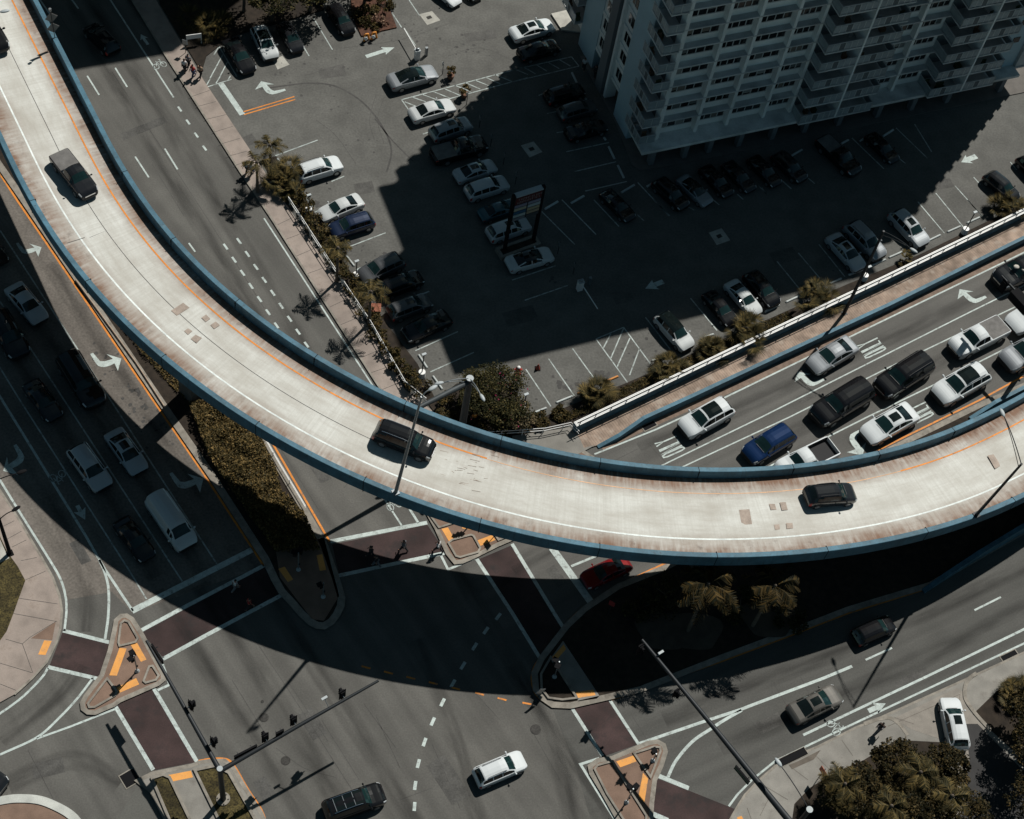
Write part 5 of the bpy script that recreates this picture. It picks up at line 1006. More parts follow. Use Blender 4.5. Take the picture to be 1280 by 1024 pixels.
def ped(px, h, label, heads=2, ang=0., z=.14):
    b = G(*px, z); o = empty('pedestrian_signal', b, label, 'pedestrian signal', 'pedestrian signals'); obj('pole', MB().tube([b, (b[0], b[1], h)], .055, 8), M_grey if z > .1 else M_steel, o, 40); obj('base', MB().tube([b, (b[0], b[1], z+.28)], (.2, .1), 10), M_lamp, o, 40)
    obj('push_button', MB().box((b[0]+.08, b[1], 1.1), (.1, .1, .16)), M_black, o)
    for k in range(heads):
        a = ang+k*1.7; f = Vector((math.cos(a), math.sin(a), 0)); c = Vector((b[0], b[1], h-.25-.02*k))+f*.26; hm = obj('signal_head', MB().box(c, (.26, .42, .44), a), M_black, o); obj('lens', MB().box(c+f*.135, (.02, .3, .3), a), flat('ped_lens', (.05, .05, .05), .2), hm); obj('visor', MB().box(c+f*.2+Vector((0, 0, .2)), (.2, .4, .02), a), M_black, hm)
ped((171.5, 839), 3.0, 'pedestrian signal pole between the three orange strips of the triangular island', ang=2.2); ped((783, 1003), 3.1, 'pedestrian signal pole on the lower right triangular island', ang=.8); ped((816, 951), 1.6, 'short push button post in the corner planter of the right island', 1, 2.0)
ped((693, 846), 3.0, 'pedestrian signal in the shade on the rounded nose of the palm median', ang=2.6); ped((373, 712), 3.0, 'pedestrian signal in shade between two tactile strips of the hedge median', ang=1.2); ped((404, 746), 2.6, 'pedestrian signal at the tip of the shaded hedge median', 1, 3.6); ped((600, 642), 4.0, 'pedestrian signal under the ramp edge at the brown corner pavement', ang=1.0)
def signpost(px, h, plate, face, label, m, z=.13, base=None, shape='rect', cat='sign', extra=None, name='sign'):
    b = G(*px, z) if base is None else base; o = empty(name, b, label, cat); obj('post', MB().tube([b, (b[0], b[1], b[2]+h)], .035, 6), M_steel, o)
    for zc in ([h-.35] if extra is None else extra):
        M = Matrix.Rotation(face, 4, 'Z'); f = M@Vector((1, 0, 0)); c = Vector((b[0], b[1], b[2]+zc))+f*.06
        mb = MB()
        if shape == 'diamond': mb.box(c, (.03, plate[0], plate[1]), 0, 0, M@Matrix.Rotation(math.radians(45), 4, 'X'))
        else: mb.box(c, (.03, plate[0], plate[1]), 0, 0, M)
        obj('plate', mb, m, o)
    return o
ii = min(range(NS), key=lambda i: (lambda q: (q[0]-66)**2+(q[1]-59)**2)(proj(vpt(i, VW-.2, PH))))
sg_ = signpost(None, 3.0, (.78, .78), math.radians(120), 'two grey diamond road signs on one post on the ramp parapet at upper left', mat('sign_back', (.2, .19, .18), .5, var=.1), base=vpt(ii, VW-.2, PH), shape='diamond', extra=(1.1, 2.25)); q = vpt(ii, VW-.2, PH+3.05); obj('beacon', MB().tube([q, (q[0], q[1], q[2]+.25)], .12, 10), M_grey, sg_)
signpost((1022, 974), 2.2, (.75, .75), math.radians(205), 'orange work sign on a post at the edge of the lower right grass', flat('orange_sign', (.38, .075, .02), .6), extra=(1.7,))
signpost((626, 661), 2.9, (.7, .7), math.radians(30), 'square road sign on the brown corner pavement under the ramp edge', M_grey)
signpost((672.5, 872), 1.7, (.6, .75), math.radians(-60), 'road sign at the sunny tip of the shaded palm median', M_grey, shape='diamond')
signpost((760, 768), 2.4, (.5, .7), math.radians(240), 'small red and white sign on the kerb below the red sedan', flat('red_sign', (.22, .02, .02), .6))
signpost((232, 66), 1.8, (.45, .6), math.radians(250), 'thin sign post in tree shade beside the people at upper left', M_grey)
for i, (px, lb) in enumerate((((553, 93), 'dark sign post between the silver sedan and the small potted tree'), ((583, 131), 'sign post beside the pot at the end of the hatched aisle'), ((599, 160), 'sign post in shade behind the silver SUV'), ((613, 183), 'sign post in shade in front of the black pickup'), ((629, 206), 'sign post in front of the shaded sedan with a sunroof'), ((644, 230), 'sign post in front of the white SUV left of the tenant sign'), ((697, 317), 'sign post right of the tenant sign base'), ((716, 343), 'sign post just above the shaded barrier gate'))):
    signpost(px, 1.75, (.3, .45), math.radians(200), lb, M_grey, 0)
for px, lb, hh in (((527, 470), 'lamp on a round white base near the end of the pipe railing', 2.6), ((1205, 291), 'lamp on a round white base beside the sunny bays at right', 2.4), ((1079.5, 349), 'lamp on a round white base in shade beside the silver SUV', 1.2), ((653, 516), 'lamp on a round white base below the flowering tree', 2.2), ((386, 266), 'lamp on a round white base beside the nosed in white car', 1.8), ((445, 348), 'lamp on a round white base by the grey SUV nose', 1.8)):
    b = G(*px, .1); o = empty('bollard_lamp', b, lb, 'lamp', 'small lamps on white bases'); obj('base', MB().tube([b, (b[0], b[1], .75)], (.34, .3), 14), M_wmetal, o, 40); obj('pole', MB().tube([(b[0], b[1], .75), (b[0], b[1], .75+hh)], .05, 6), M_steel, o); obj('lamp_head', MB().box((b[0], b[1], .8+hh), (.4, .22, .1), .5), M_lamp, o)
def gate(px, tip, label):
    b = G(*px, 0); e = G(*tip, 1.0); o = empty('barrier_gate', b, label, 'barrier gate', 'lot barrier gates'); obj('cabinet', MB().box((b[0], b[1], .6), (.5, .42, 1.2), .4), M_wmetal, o); obj('lid', MB().box((b[0], b[1], 1.23), (.56, .48, .06), .4), M_lamp, o)
    d = Vector((e[0]-b[0], e[1]-b[1], 0)); L = d.length; obj('arm', MB().box((b[0]+d.x/2, b[1]+d.y/2, 1.0), (L, .06, .1), math.atan2(d.y, d.x)), M_wmetal, o); obj('motor_housing', MB().ell((b[0], b[1], 1.35), (.2, .16, .16)), M_grey, o); obj('card_reader', MB().box((b[0]+.9, b[1]+.6, .55), (.25, .25, 1.1), .4), M_grey, o)
gate((521, 74), (505, 36), 'white barrier gate in sun above the silver black roofed sedan'); gate((724, 362), (747, 386), 'barrier gate in tower shade right of the white black roofed sedan')
for px, lb in (((455, 52), 'orange bent pipe beside the red mulch bed, the left one'), ((464.5, 50), 'orange bent pipe beside a white valve at the red mulch bed')):
    b = G(*px, 0); o = empty('standpipe', b, lb, 'standpipe', 'orange standpipes'); obj('pipe', MB().tube([b, (b[0], b[1], .75), (b[0]+.12, b[1]+.1, .9), (b[0]+.35, b[1]+.25, .85), (b[0]+.5, b[1]+.35, .0)], .1, 8), flat('orange_pipe', (.55, .2, .015), .5), o, 50); obj('valve_wheel', MB().tube([(b[0]+.15, b[1]-.2, .6), (b[0]+.15, b[1]-.16, .6)], .2, 10), M_wmetal, o); obj('flange', MB().tube([b, (b[0], b[1], .06)], .2, 10), M_iron, o)
b = G(243, 55, .1); o = empty('board_sign', b, 'white board on two legs in shade behind the upper left pavement', 'sign'); obj('board', MB().box((b[0], b[1], 1.1), (1.5, .06, .55), .3), M_wmetal, o)
for s in (-.7, .7): obj('leg', MB().box((b[0]+s*math.cos(.3), b[1]+s*math.sin(.3), .5), (.08, .08, 1.0), .3), M_wmetal, o)
b = G(647, 467, 0); o = empty('fire_hydrant', b, 'red hydrant with a white cap beside the flowering tree', 'fire hydrant'); obj('barrel', MB().tube([b, (b[0], b[1], .15), (b[0], b[1], .75), (b[0], b[1], .95)], (.32, .24, .26, .12), 12), flat('hydrant_red', (.4, .035, .025), .45), o, 50); obj('cap', MB().ell((b[0], b[1], .95), (.17, .17, .12)), M_wmetal, o, 60); obj('nozzle', MB().tube([(b[0]-.35, b[1], .6), (b[0]+.35, b[1], .6)], .09, 8), flat('hydrant_red', (0, 0, 0)), o)
b = G(672, 461, 0); o = empty('traffic_cone', b, 'small dark red cone in the tower shade above the bottom bays', 'cone'); obj('cone', MB().tube([(b[0], b[1], .04), (b[0], b[1], .7)], (.22, .04), 12), flat('cone_red', (.2, .03, .015), .6), o, 40); obj('base', MB().box((b[0], b[1], .02), (.5, .5, .04)), M_black, o)
b = G(468, 392, .1); o = empty('bin', b, 'orange bin among the shrubs beside the palm', 'bin'); obj('body', MB().prism([(b[0]+.5*x, b[1]+.4*y) for x, y in ((-1, -1), (1, -1), (1, 1), (-1, 1))], .1, .95, bottom=True), flat('bin_orange', (.3, .075, .02), .6), o); obj('lid', MB().box((b[0], b[1], 1.0), (1.1, .9, .08), .02), flat('bin_lid', (.26, .06, .018), .6), o); obj('handle', MB().tube([(b[0]-.4, b[1]-.46, .9), (b[0]+.4, b[1]-.46, .9)], .04, 6), M_black, o)
# tenant sign
tb0, tb1 = G(631, 311, .45), G(667, 299, .45); zs = height_for(tb0[0], tb0[1], 246); zs0 = height_for(tb0[0], tb0[1], 277); dv_ = Vector((tb1[0]-tb0[0], tb1[1]-tb0[1], 0)); an = math.atan2(dv_.y, dv_.x); cen = (Vector(tb0)+Vector(tb1))/2; nrm = Vector((dv_.y, -dv_.x, 0)).normalized(); Ls = dv_.length
o = empty('tenant_sign', (cen.x, cen.y, 0), 'tall shaded sign board with red header and coloured name strips on two black posts', 'sign board')
for q in (tb0, tb1): obj('post', MB().box((q[0], q[1], zs/2+.1), (.24, .3, zs+.2), an), M_black, o)
def band(u0, u1, z0, z1, col, nm='name_strip', dz=.03):
    c = Vector(tb0)+dv_*((u0+u1)/2)+nrm*(.12+dz); return obj(nm, MB().box((c.x, c.y, (z0+z1)/2), (Ls*(u1-u0), .03, z1-z0), an), col, o)
H_ = zs-zs0; obj('panel', MB().box((cen.x, cen.y, (zs+zs0)/2), (Ls-.3, .24, H_), an), flat('sign_panel_dark', (.02, .022, .025), .6), o); obj('top_cap', MB().box((cen.x, cen.y, zs+.06), (Ls-.3, .55, .1), an), M_lamp, o)
band(.06, .94, zs-.32*H_, zs-.07*H_, flat('sign_red', (.07, .006, .007), .5), 'header')
cols = [(.18, .18, .24), (.35, .33, .25), (.02, .09, .17), (.3, .36, .36), (.14, .15, .17)]; cols2 = [(.2, .2, .26), (.33, .39, .4), (.34, .29, .18), (.32, .25, .17), (.05, .055, .06)]
for k in range(5):
    z1_ = zs-H_*(.36+.13*k); band(.06, .47, z1_-.1*H_, z1_, flat('strip_a%d' % k, cols[k], .5)); band(.52, .94, z1_-.1*H_, z1_, flat('strip_b%d' % k, cols2[k], .5))
lt = MB(); rr = random.Random(3)
for row, (u0, u1) in enumerate(((.16, .9), (.12, .84))):
    u = u0
    while u < u1:
        w = rr.uniform(.025, .045); c = Vector(tb0)+dv_*(u+w/2)+nrm*.17; zc = zs-H_*(.145+.11*row); h_ = .07*H_
        lt.box((c.x, c.y, zc), (Ls*w*.3, .02, h_), an); lt.box((c.x, c.y, zc+rr.choice((-1, 0, 1))*h_*.4), (Ls*w*.9, .018, h_*.22), an); u += w+.018+(.03 if rr.random() < .18 else 0)
obj('lettering', lt, flat('sign_lettering', (.22, .22, .22), .6), o)
pl = MB(); pp = GL([(622, 311), (668, 295), (674, 304), (628, 321)], .45); pl.prism(pp, 0, .4); obj('planter', pl, M_soil, o); obj('planter_kerb', MB().kerb(pp, .28, 0, .5), M_kerb, o)
# wheel stops
def stops(L, m, label, rowname):
    for i, (a, b) in enumerate(L):
        A, B_ = Vector(G(*a, .1)), Vector(G(*b, .1)); d = B_-A; c = (A+B_)/2; c.z = 0; n = Vector((-d.y, d.x, 0)).normalized(); an = math.atan2(d.y, d.x); mb = MB(); l = d.length/2
        pr = [(-.1, 0), (-.085, .11), (-.05, .15), (.05, .15), (.085, .11), (.1, 0)]; vs = []
        for s in (-l, -l+.06, l-.06, l):
            for y, z in pr: vs.append(Vector((s*math.cos(an)-y*math.sin(an), s*math.sin(an)+y*math.cos(an), z*(.6 if abs(s) == l else 1)+.005)))
        mb.add([v+c for v in vs], [(k*6+j, k*6+j+1, (k+1)*6+j+1, (k+1)*6+j) for k in range(3) for j in range(5)]+[tuple(range(6))[::-1], tuple(range(18, 24))])
        tag(obj('wheel_stop', mb, m, origin=c), label if len(L) == 1 else '%s, %s from left' % (label, ('first', 'second', 'third', 'fourth', 'fifth', 'sixth', 'seventh', 'eighth')[i]), 'wheel stop', 'concrete wheel stops')
pr2 = lambda P: [tuple(P[i:i+2]) for i in range(0, len(P), 2)]
M_stop = mat('wheel_stop_paint', (.42, .45, .44), .8, var=.15)
stops(pr2(R(320, 0, [(100, 745), (118, 772)])+R(320, 0, [(225, 922), (268, 980)])+R(320, 250, [(425, 262), (463, 310), (490, 422), (510, 440), (765, 727), (806, 790), (832, 827), (877, 890)])), M_stop, 'white wheel stop along the hedge of the left row', 'of the left row')
stops(pr2(R(640, 0, [(282, 340), (305, 387), (345, 460), (357, 478), (433, 645), (441, 658), (455, 688), (483, 746), (498, 776), (527, 836)])), M_stop, 'pale wheel stop beside the tower forecourt', 'in the column by the tower')
stops(pr2(R(640, 0, [(155, 983), (217, 946), (278, 955), (340, 920), (515, 905), (577, 868), (635, 877), (660, 862)])), M_stop, 'pale wheel stop in the shaded row right of tenant sign', 'in the shaded row facing the tower')
stops(pr2(R(940, 0, [(185, 732), (237, 702), (420, 675), (455, 656), (508, 663), (560, 631), (617, 640), (667, 608)])), M_stop, 'blue grey wheel stop at the right end of tower row', 'in the dark row facing the tower')
stops(pr2(R(640, 250, [(90, 1006), (163, 977), (208, 953), (285, 922)])), M_stop, 'white wheel stop in sun below the flowering tree', 'below the flowering tree')
stops(pr2(R(640, 250, [(310, 910), (380, 880), (425, 860), (500, 828)])), flat('orange_stop', (.5, .2, .04), .7), 'orange wheel stop beside the low palm', 'beside the planter palm')
stops(pr2(R(640, 250, [(658, 757), (730, 727), (905, 645), (950, 630)])), M_stop, 'white wheel stop next to the black roofed white car', 'in the lower row')
stops(pr2(R(940, 250, [(62, 525), (130, 492), (160, 480), (225, 450), (365, 393), (422, 368), (455, 352), (525, 325), (555, 312), (630, 278), (645, 270), (707, 243)])), M_stop, 'shaded wheel stop along the louvred wall by tall lamp', 'under the tall lamp')
stops(pr2(R(940, 250, [(828, 192), (888, 163), (920, 150), (983, 122), (1012, 108), (1073, 80)])), M_stop, 'bright wheel stop in the sunny bays at right edge', 'at the right edge')
# load on the roof of the dark SUV
c = G(1282, 332, 1.95); mb = MB()
for k in range(9): mb.ell((c[0]+RNG.normal()*.55, c[1]+RNG.normal()*.35, 2.0+RNG.random()*.12), (.3, .25, .13))
tag(obj('roof_load', mb, mat('white_tarp', (.5, .47, .42), .8, var=.35, scale=3), origin=(c[0], c[1], 0), smooth=60), 'crumpled white load tied on the roof of the dark SUV at right', 'load')

# ---------------------------------------------------------------- people
M_skin = flat('skin', (.25, .13, .09), .6); M_hair = flat('hair_dark', (.015, .011, .009), .7)
def cloth(n, c): return flat('cloth_'+n, c, .85)
def skin_obj(name, verts, edges, radii, m, parent, root=0):
    me = bpy.data.meshes.new(name); bm = bmesh.new(); lay = bm.verts.layers.skin.verify()
    vs = [bm.verts.new(v) for v in verts]
    for a, b in edges: bm.edges.new((vs[a], vs[b]))
    for i, v in enumerate(vs): v[lay].radius = (radii[i], radii[i]); v[lay].use_root = i == root
    bm.to_mesh(me); bm.free(); me.materials.append(m); o = bpy.data.objects.new(name, me); COL.objects.link(o); o.parent = parent
    s = o.modifiers.new('Skin', 'SKIN'); s.use_smooth_shade = True; o.modifiers.new('Subdivision', 'SUBSURF'); o.modifiers['Subdivision'].levels = 1; o.modifiers['Subdivision'].render_levels = 1; return o
def person(px, face, shirt, trousers, label, stride=.28, z=0., hair=None, hat=None):
    o = empty('person', (*G2(*px, z), z), label, 'person', 'people on foot', face); s = stride
    V_ = [(0, 0, .95), (.01, 0, 1.12), (.02, 0, 1.3), (.02, 0, 1.44), (.03, 0, 1.52), (.05, 0, 1.6), (.05, 0, 1.7)]; E_ = [(i, i+1) for i in range(6)]; Rr = [.14, .125, .14, .10, .055, .09, .08]; arms = []; legs = []
    for sd, sg in ((1, 1), (-1, -1)):
        k = len(V_); a = s*.8*sg
        V_ += [(.02, sd*.18, 1.42), (.02-a*.5, sd*.225, 1.15), (.08-a, sd*.22, .93), (.09-a*1.05, sd*.215, .86)]; Rr += [.062, .045, .032, .034]; E_ += [(3, k), (k, k+1), (k+1, k+2), (k+2, k+3)]; arms.append((k, k+1, k+2)); hx, hy, hz = V_[k+3]
        for f in range(4):
            j = len(V_); V_ += [(hx-.02+.017*f, hy, hz-.05), (hx-.015+.017*f, hy-sd*.015, hz-.085-.008*(1.5-abs(f-1.5)))]; Rr += [.0095, .008]; E_ += [(k+3, j), (j, j+1)]
        j = len(V_); V_ += [(hx+.045, hy-sd*.01, hz-.02), (hx+.06, hy-sd*.02, hz-.055)]; Rr += [.011, .009]; E_ += [(k+3, j), (j, j+1)]
        k = len(V_); a = s*sg; V_ += [(0, sd*.09, .88), (a*.55+.03, sd*.095, .5), (a-(.12 if a < 0 else 0), sd*.095, .09 if a >= 0 else .14), (a+.15-(.12 if a < 0 else 0), sd*.1, .04)]; Rr += [.095, .06, .045, .04]; E_ += [(0, k), (k, k+1), (k+1, k+2), (k+2, k+3)]; legs.append((k, k+1, k+2))
    skin_obj('body', V_, E_, Rr, M_skin, o)
    P = [V_[0], V_[1], V_[2], V_[3]]; ed = [(0, 1), (1, 2), (2, 3)]; rd = [.17, .16, .18, .12]
    for k, e, w in arms: j = len(P); P += [V_[k], V_[e]]; ed += [(3, j), (j, j+1)]; rd += [.10, .075]
    skin_obj('shirt', P, ed, rd, shirt, o)
    P = [V_[0]]; ed = []; rd = [.17]
    for h, k, a in legs: j = len(P); P += [V_[h], V_[k], V_[a]]; ed += [(0, j), (j, j+1), (j+1, j+2)]; rd += [.13, .095, .075]
    skin_obj('trousers', P, ed, rd, trousers, o)
    obj('hair', MB().ell((.035, 0, 1.69), (.105, .092, .10)), hat or hair or M_hair, o, 60, local=True)
    f = MB().ell((.14, 0, 1.635), (.022, .014, .022), nu=6, nv=4).ell((.125, .033, 1.665), (.01, .012, .008), nu=6, nv=4).ell((.125, -.033, 1.665), (.01, .012, .008), nu=6, nv=4).ell((.128, 0, 1.59), (.008, .025, .007), nu=6, nv=4); obj('face', f, flat('face_feature', (.14, .06, .05), .5), o, 60, local=True)
    e = MB().ell((.045, .088, 1.645), (.018, .01, .03), nu=6, nv=4).ell((.045, -.088, 1.645), (.018, .01, .03), nu=6, nv=4); obj('ear', e, M_skin, o, 60, local=True); return o
dk_ = cloth('dark', (.012, .012, .014)); gy = cloth('grey', (.12, .12, .13)); wh = cloth('white', (.5, .5, .5)); bl_ = cloth('blue', (.02, .04, .1)); rd_ = cloth('red', (.3, .02, .02)); og = cloth('orange', (.55, .17, .02)); tn = cloth('tan', (.25, .18, .12))
person((463, 696), 2.8, dk_, dk_, 'person in dark clothes on the maroon crosswalk, leftmost of the walkers in sun'); person((470, 708), 2.6, dk_, gy, 'person at the edge of the ramp shadow on the maroon crosswalk'); person((504, 689), 2.7, gy, dk_, 'person with grey top in the middle of the sunny maroon crosswalk'); person((547, 690), 2.7, wh, dk_, 'person with white top striding onto the sunny maroon crosswalk', .34)
person((294.5, 738), .5, wh, gy, 'person with white top in shade on the crosswalk below the white van'); person((312, 761), .3, rd_, dk_, 'person with dark red top in shade on the crosswalk')
person((236, 84), 4.2, gy, dk_, 'person in grey in tree shade at the upper left kerb', z=.13); person((242, 97), 4.0, rd_, bl_, 'person with red top at the upper left pavement end', z=.13); person((251, 97), 4.3, tn, dk_, 'person in tan beside the sunny pavement at upper left', z=.13); person((231, 90), 4.6, wh, dk_, 'person with white top waiting at the upper left kerb', .1, z=.13)
person((309, 217), 4.0, wh, dk_, 'left one of two white topped people on the pavement by the palm', z=.13); person((315, 219), 4.0, wh, bl_, 'right one of two white topped people on the pavement by the palm', z=.13)
person((1096, 915), .7, dk_, gy, 'runner on the pale pavement beside the driveway at lower right', .4, z=.13)
person((729, 88), 4.5, wh, dk_, 'person with white top in shade at the foot of the blue tower pier', .1, z=.1); person((743, 97), 4.0, dk_, dk_, 'person in black in shade near the tower entrance', .1, z=.1)
person((592, 529), 5.0, og, dk_, 'person with orange top among the shrubs behind the ramp', .1, z=.1, hat=gy)

# ---------------------------------------------------------------- trees, palms and shrubs
def leaf_mat(name, dark, light, rough=.55):
    m = bpy.data.materials.new(name); m.use_nodes = True; nt = m.node_tree; N = nt.nodes; L = nt.links; b = N['Principled BSDF']; b.inputs['Roughness'].default_value = rough; b.inputs['Specular IOR Level'].default_value = .06
    g = N.new('ShaderNodeNewGeometry'); r = N.new('ShaderNodeMapRange'); r.inputs[1].default_value = .25; L.new(g.outputs['Random Per Island'], r.inputs[0]); n = N.new('ShaderNodeTexNoise'); n.inputs['Scale'].default_value = .9; L.new(g.outputs['Position'], n.inputs['Vector'])
    a = N.new('ShaderNodeMath'); a.operation = 'MULTIPLY'; L.new(r.outputs[0], a.inputs[0]); q = N.new('ShaderNodeMapRange'); q.inputs[1].default_value = .35; q.inputs[2].default_value = .65; q.inputs[3].default_value = .35; q.inputs[4].default_value = 1.2; L.new(n.outputs['Fac'], q.inputs[0]); L.new(q.outputs[0], a.inputs[1])
    mx = N.new('ShaderNodeMix'); mx.data_type = 'RGBA'; L.new(a.outputs[0], mx.inputs['Factor']); mx.inputs['A'].default_value = (*dark, 1); mx.inputs['B'].default_value = (*light, 1); L.new(mx.outputs['Result'], b.inputs['Base Color']); return m
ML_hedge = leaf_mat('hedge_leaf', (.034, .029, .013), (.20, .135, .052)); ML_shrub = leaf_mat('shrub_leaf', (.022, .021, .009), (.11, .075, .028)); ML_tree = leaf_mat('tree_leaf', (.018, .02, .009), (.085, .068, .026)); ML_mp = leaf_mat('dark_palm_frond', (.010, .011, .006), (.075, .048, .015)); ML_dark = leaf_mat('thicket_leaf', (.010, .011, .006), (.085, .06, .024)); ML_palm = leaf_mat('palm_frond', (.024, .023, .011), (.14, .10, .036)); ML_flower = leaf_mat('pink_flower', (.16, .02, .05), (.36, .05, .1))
M_bark = mat('bark', (.10, .08, .062), .9, var=.25, scale=4, grain=.2)
def quads(name, V, m, parent=None, origin=(0, 0, 0)):
    """V: n x 4 x 3 array of world corners."""
    V = np.asarray(V, float)-np.array(origin); n = len(V); me = bpy.data.meshes.new(name); me.vertices.add(n*4); me.vertices.foreach_set('co', V.reshape(-1)); me.loops.add(n*4); me.polygons.add(n)
    me.polygons.foreach_set('loop_start', np.arange(0, n*4, 4)); me.polygons.foreach_set('loop_total', np.full(n, 4)); me.loops.foreach_set('vertex_index', np.arange(n*4)); me.materials.append(m); me.update(calc_edges=True); me.validate()
    o = bpy.data.objects.new(name, me); COL.objects.link(o)
    if parent is not None: o.parent = parent
    else: o.location = origin
    return o
def leaves(C, size, up=.6, asp=.6):
    """Leaf quads at points C with random tilt, biased to face the sky."""
    n = len(C); N = RNG.normal(size=(n, 3)); N[:, 2] = np.abs(N[:, 2])+up; N /= np.linalg.norm(N, axis=1)[:, None]; A = np.cross(N, RNG.normal(size=(n, 3))); A /= np.linalg.norm(A, axis=1)[:, None]; Bv = np.cross(N, A)
    s = (size*(.6+.8*RNG.random(n)))[:, None]; A = A*s; Bv = Bv*s*asp
    return np.stack([C-A*.5, C+Bv*.5-N*s*.1, C+A*.5, C-Bv*.5-N*s*.1], 1)
def blob(c, rad, n, shell=.55):
    v = RNG.normal(size=(n, 3)); v /= np.linalg.norm(v, axis=1)[:, None]; r = (shell+(1-shell)*RNG.random(n))[:, None]; k = np.array(rad); w = 1+.22*np.sin(v[:, :1]*5+c[0])*np.cos(v[:, 1:2]*4+c[1]); return np.array(c)+v*r*k*w
def clusters(c, R_, H, k, n, cr=.38):
    """A crown of k leaf clumps round c, with gaps between them."""
    P = []
    for i in range(k):
        a = RNG.random()*6.28; rr = R_*math.sqrt(RNG.random())*.85; z = c[2]+H*(1-.6*(rr/R_)**2)*(.35+.6*RNG.random()); s = R_*cr*(.6+.7*RNG.random()); P.append(blob((c[0]+rr*math.cos(a), c[1]+rr*math.sin(a), z), (s, s, s*.65), n//k))
    return np.concatenate(P)
def shrub(px, R_, H, label, m=None, n=700, z=.1, group=None, name='shrub', size=.2):
    b = G(*px, z); o = empty(name, b, label, 'shrub', group); quads('foliage', leaves(clusters((0, 0, 0), R_, H, 9, n), size), m or ML_shrub, o)
    st = MB()
    for k in range(4): a = k*1.6; st.tube([(0, 0, 0), (R_*.4*math.cos(a), R_*.4*math.sin(a), H*.6)], (.05, .02), 5)
    obj('stem', st, M_bark, o, local=True); return o
def tree(px, R_, H, zc, label, n=3500, m=None, z=.1, flowers=0, size=.26, k=26, cr=.38):
    b = G(*px, z); o = empty('tree', b, label, 'tree'); cr = quads('crown', leaves(clusters((0, 0, zc), R_, H, k, n, cr), size), m or ML_tree, o); t = MB().tube([(0, 0, 0), (.05, .03, zc*.5), (0, .08, zc+.3*H)], (.2, .15, .09), 9)
    for j in range(7):
        a = j*.9+RNG.random(); t.tube([(0, .04, zc*.6), (R_*.35*math.cos(a), R_*.35*math.sin(a), zc+.2*H), (R_*.7*math.cos(a), R_*.7*math.sin(a), zc+.45*H)], (.09, .06, .02), 6)
    obj('trunk', t, M_bark, o, 50, local=True)
    if flowers: quads('flower', leaves(clusters((0, 0, zc+.12), R_*1.02, H, 14, flowers), .17), ML_flower, o)
    return o
def frond(base, az, el, L, droop, nl=22, ll=.55, w=.042):
    """Feather leaf: an arching rib with leaflets on both sides."""
    Q = []; d = np.array([math.cos(az), math.sin(az), 0]); s = np.array([-math.sin(az), math.cos(az), 0]); P = []
    for i in range(nl+1):
        t = i/nl; P.append(np.array(base)+d*(L*t*math.cos(el)*(1-.15*t))+np.array([0, 0, L*(t*math.sin(el)-droop*t*t)]))
    for i in range(nl):
        a, b = P[i], P[i+1]; t = i/nl; e = (b-a); Q.append([a-s*.03*(1-t), b-s*.025*(1-t), b+s*.025*(1-t), a+s*.03*(1-t)])
        if t < .1: continue
        l = ll*math.sin(math.pi*min(1, .18+.82*t)*.97)*(.85+.3*RNG.random())+.06
        for sg in (1, -1):
            dr = s*sg*.9+d*(.5+.25*RNG.random())+np.array([0, 0, -.2-.5*RNG.random()]); dr /= np.linalg.norm(dr); o2 = d*w*.8; tip = a+dr*l
            Q.append([a-o2, a+o2, tip+o2*.3, tip-o2*.3])
    return Q
def palm(px, H, L, nf, label, z=.1, lean=(0, 0), m=None, w=.042):
    b = G(*px, z); o = empty('palm_tree', b, label, 'palm tree', 'palms with bare trunks'); top = (lean[0], lean[1], H)
    obj('trunk', MB().tube([(0, 0, 0), (lean[0]*.3, lean[1]*.3, H*.5), top], (.17, .12, .1), 10), M_bark, o, 50, local=True); Q = []
    for i in range(nf):
        r = RNG.random(); Q += frond(top, i*2.399+RNG.normal()*.15, .9-1.15*(i/nf)+RNG.normal()*.08, L*(.85+.25*r), .35+.3*RNG.random(), nl=22, ll=L*.24, w=w)
    quads('crown', Q, m or ML_palm, o); obj('bud', MB().ell((top[0], top[1], H+.05), (.16, .16, .25)), M_bark, o, 60, local=True); return o
def clump(px, R_, label, nb=240, z=.1, name='palm_shrub', k=3):
    """Low palm: several fans of stiff pointed leaflets."""
    b = G(*px, z); o = empty(name, b, label, 'shrub', 'low palms in the planted strips'); Q = []
    for j in range(k):
        c = np.array([RNG.normal()*R_*.28, RNG.normal()*R_*.28, .25+.3*RNG.random()])
        for i in range(int(nb/k/14)):
            az = RNG.random()*6.28; el = .15+1.1*RNG.random(); L = R_*(.55+.3*RNG.random()); hub = c+np.array([math.cos(az)*math.cos(el), math.sin(az)*math.cos(el), math.sin(el)])*L*.55
            for f in range(16):
                a2 = az+(f-7.5)*.19; e2 = el-.25-.12*abs(f-7.5)*.3; d = np.array([math.cos(a2)*math.cos(e2), math.sin(a2)*math.cos(e2), math.sin(e2)]); s = np.array([-math.sin(a2), math.cos(a2), .2])*.035; tip = hub+d*L*.62*(.85+.3*RNG.random())-np.array([0, 0, .1]); m_ = hub+d*L*.3; Q.append([hub, m_-s, tip, m_+s])
            e = (hub-c); s = np.array([-e[1], e[0], 0])*.03; Q.append([c-s, hub-s, hub+s, c+s])
    quads('fronds', Q, ML_palm, o); obj('stem', MB().tube([(0, 0, 0), (0, 0, .5)], (.14, .1), 8), M_bark, o, local=True); return o
def in_poly(P, x, y):
    r = False
    for i in range(len(P)):
        (x0, y0), (x1, y1) = P[i-1], P[i]
        if (y0 > y) != (y1 > y) and x < (x1-x0)*(y-y0)/(y1-y0)+x0: r = not r
    return r
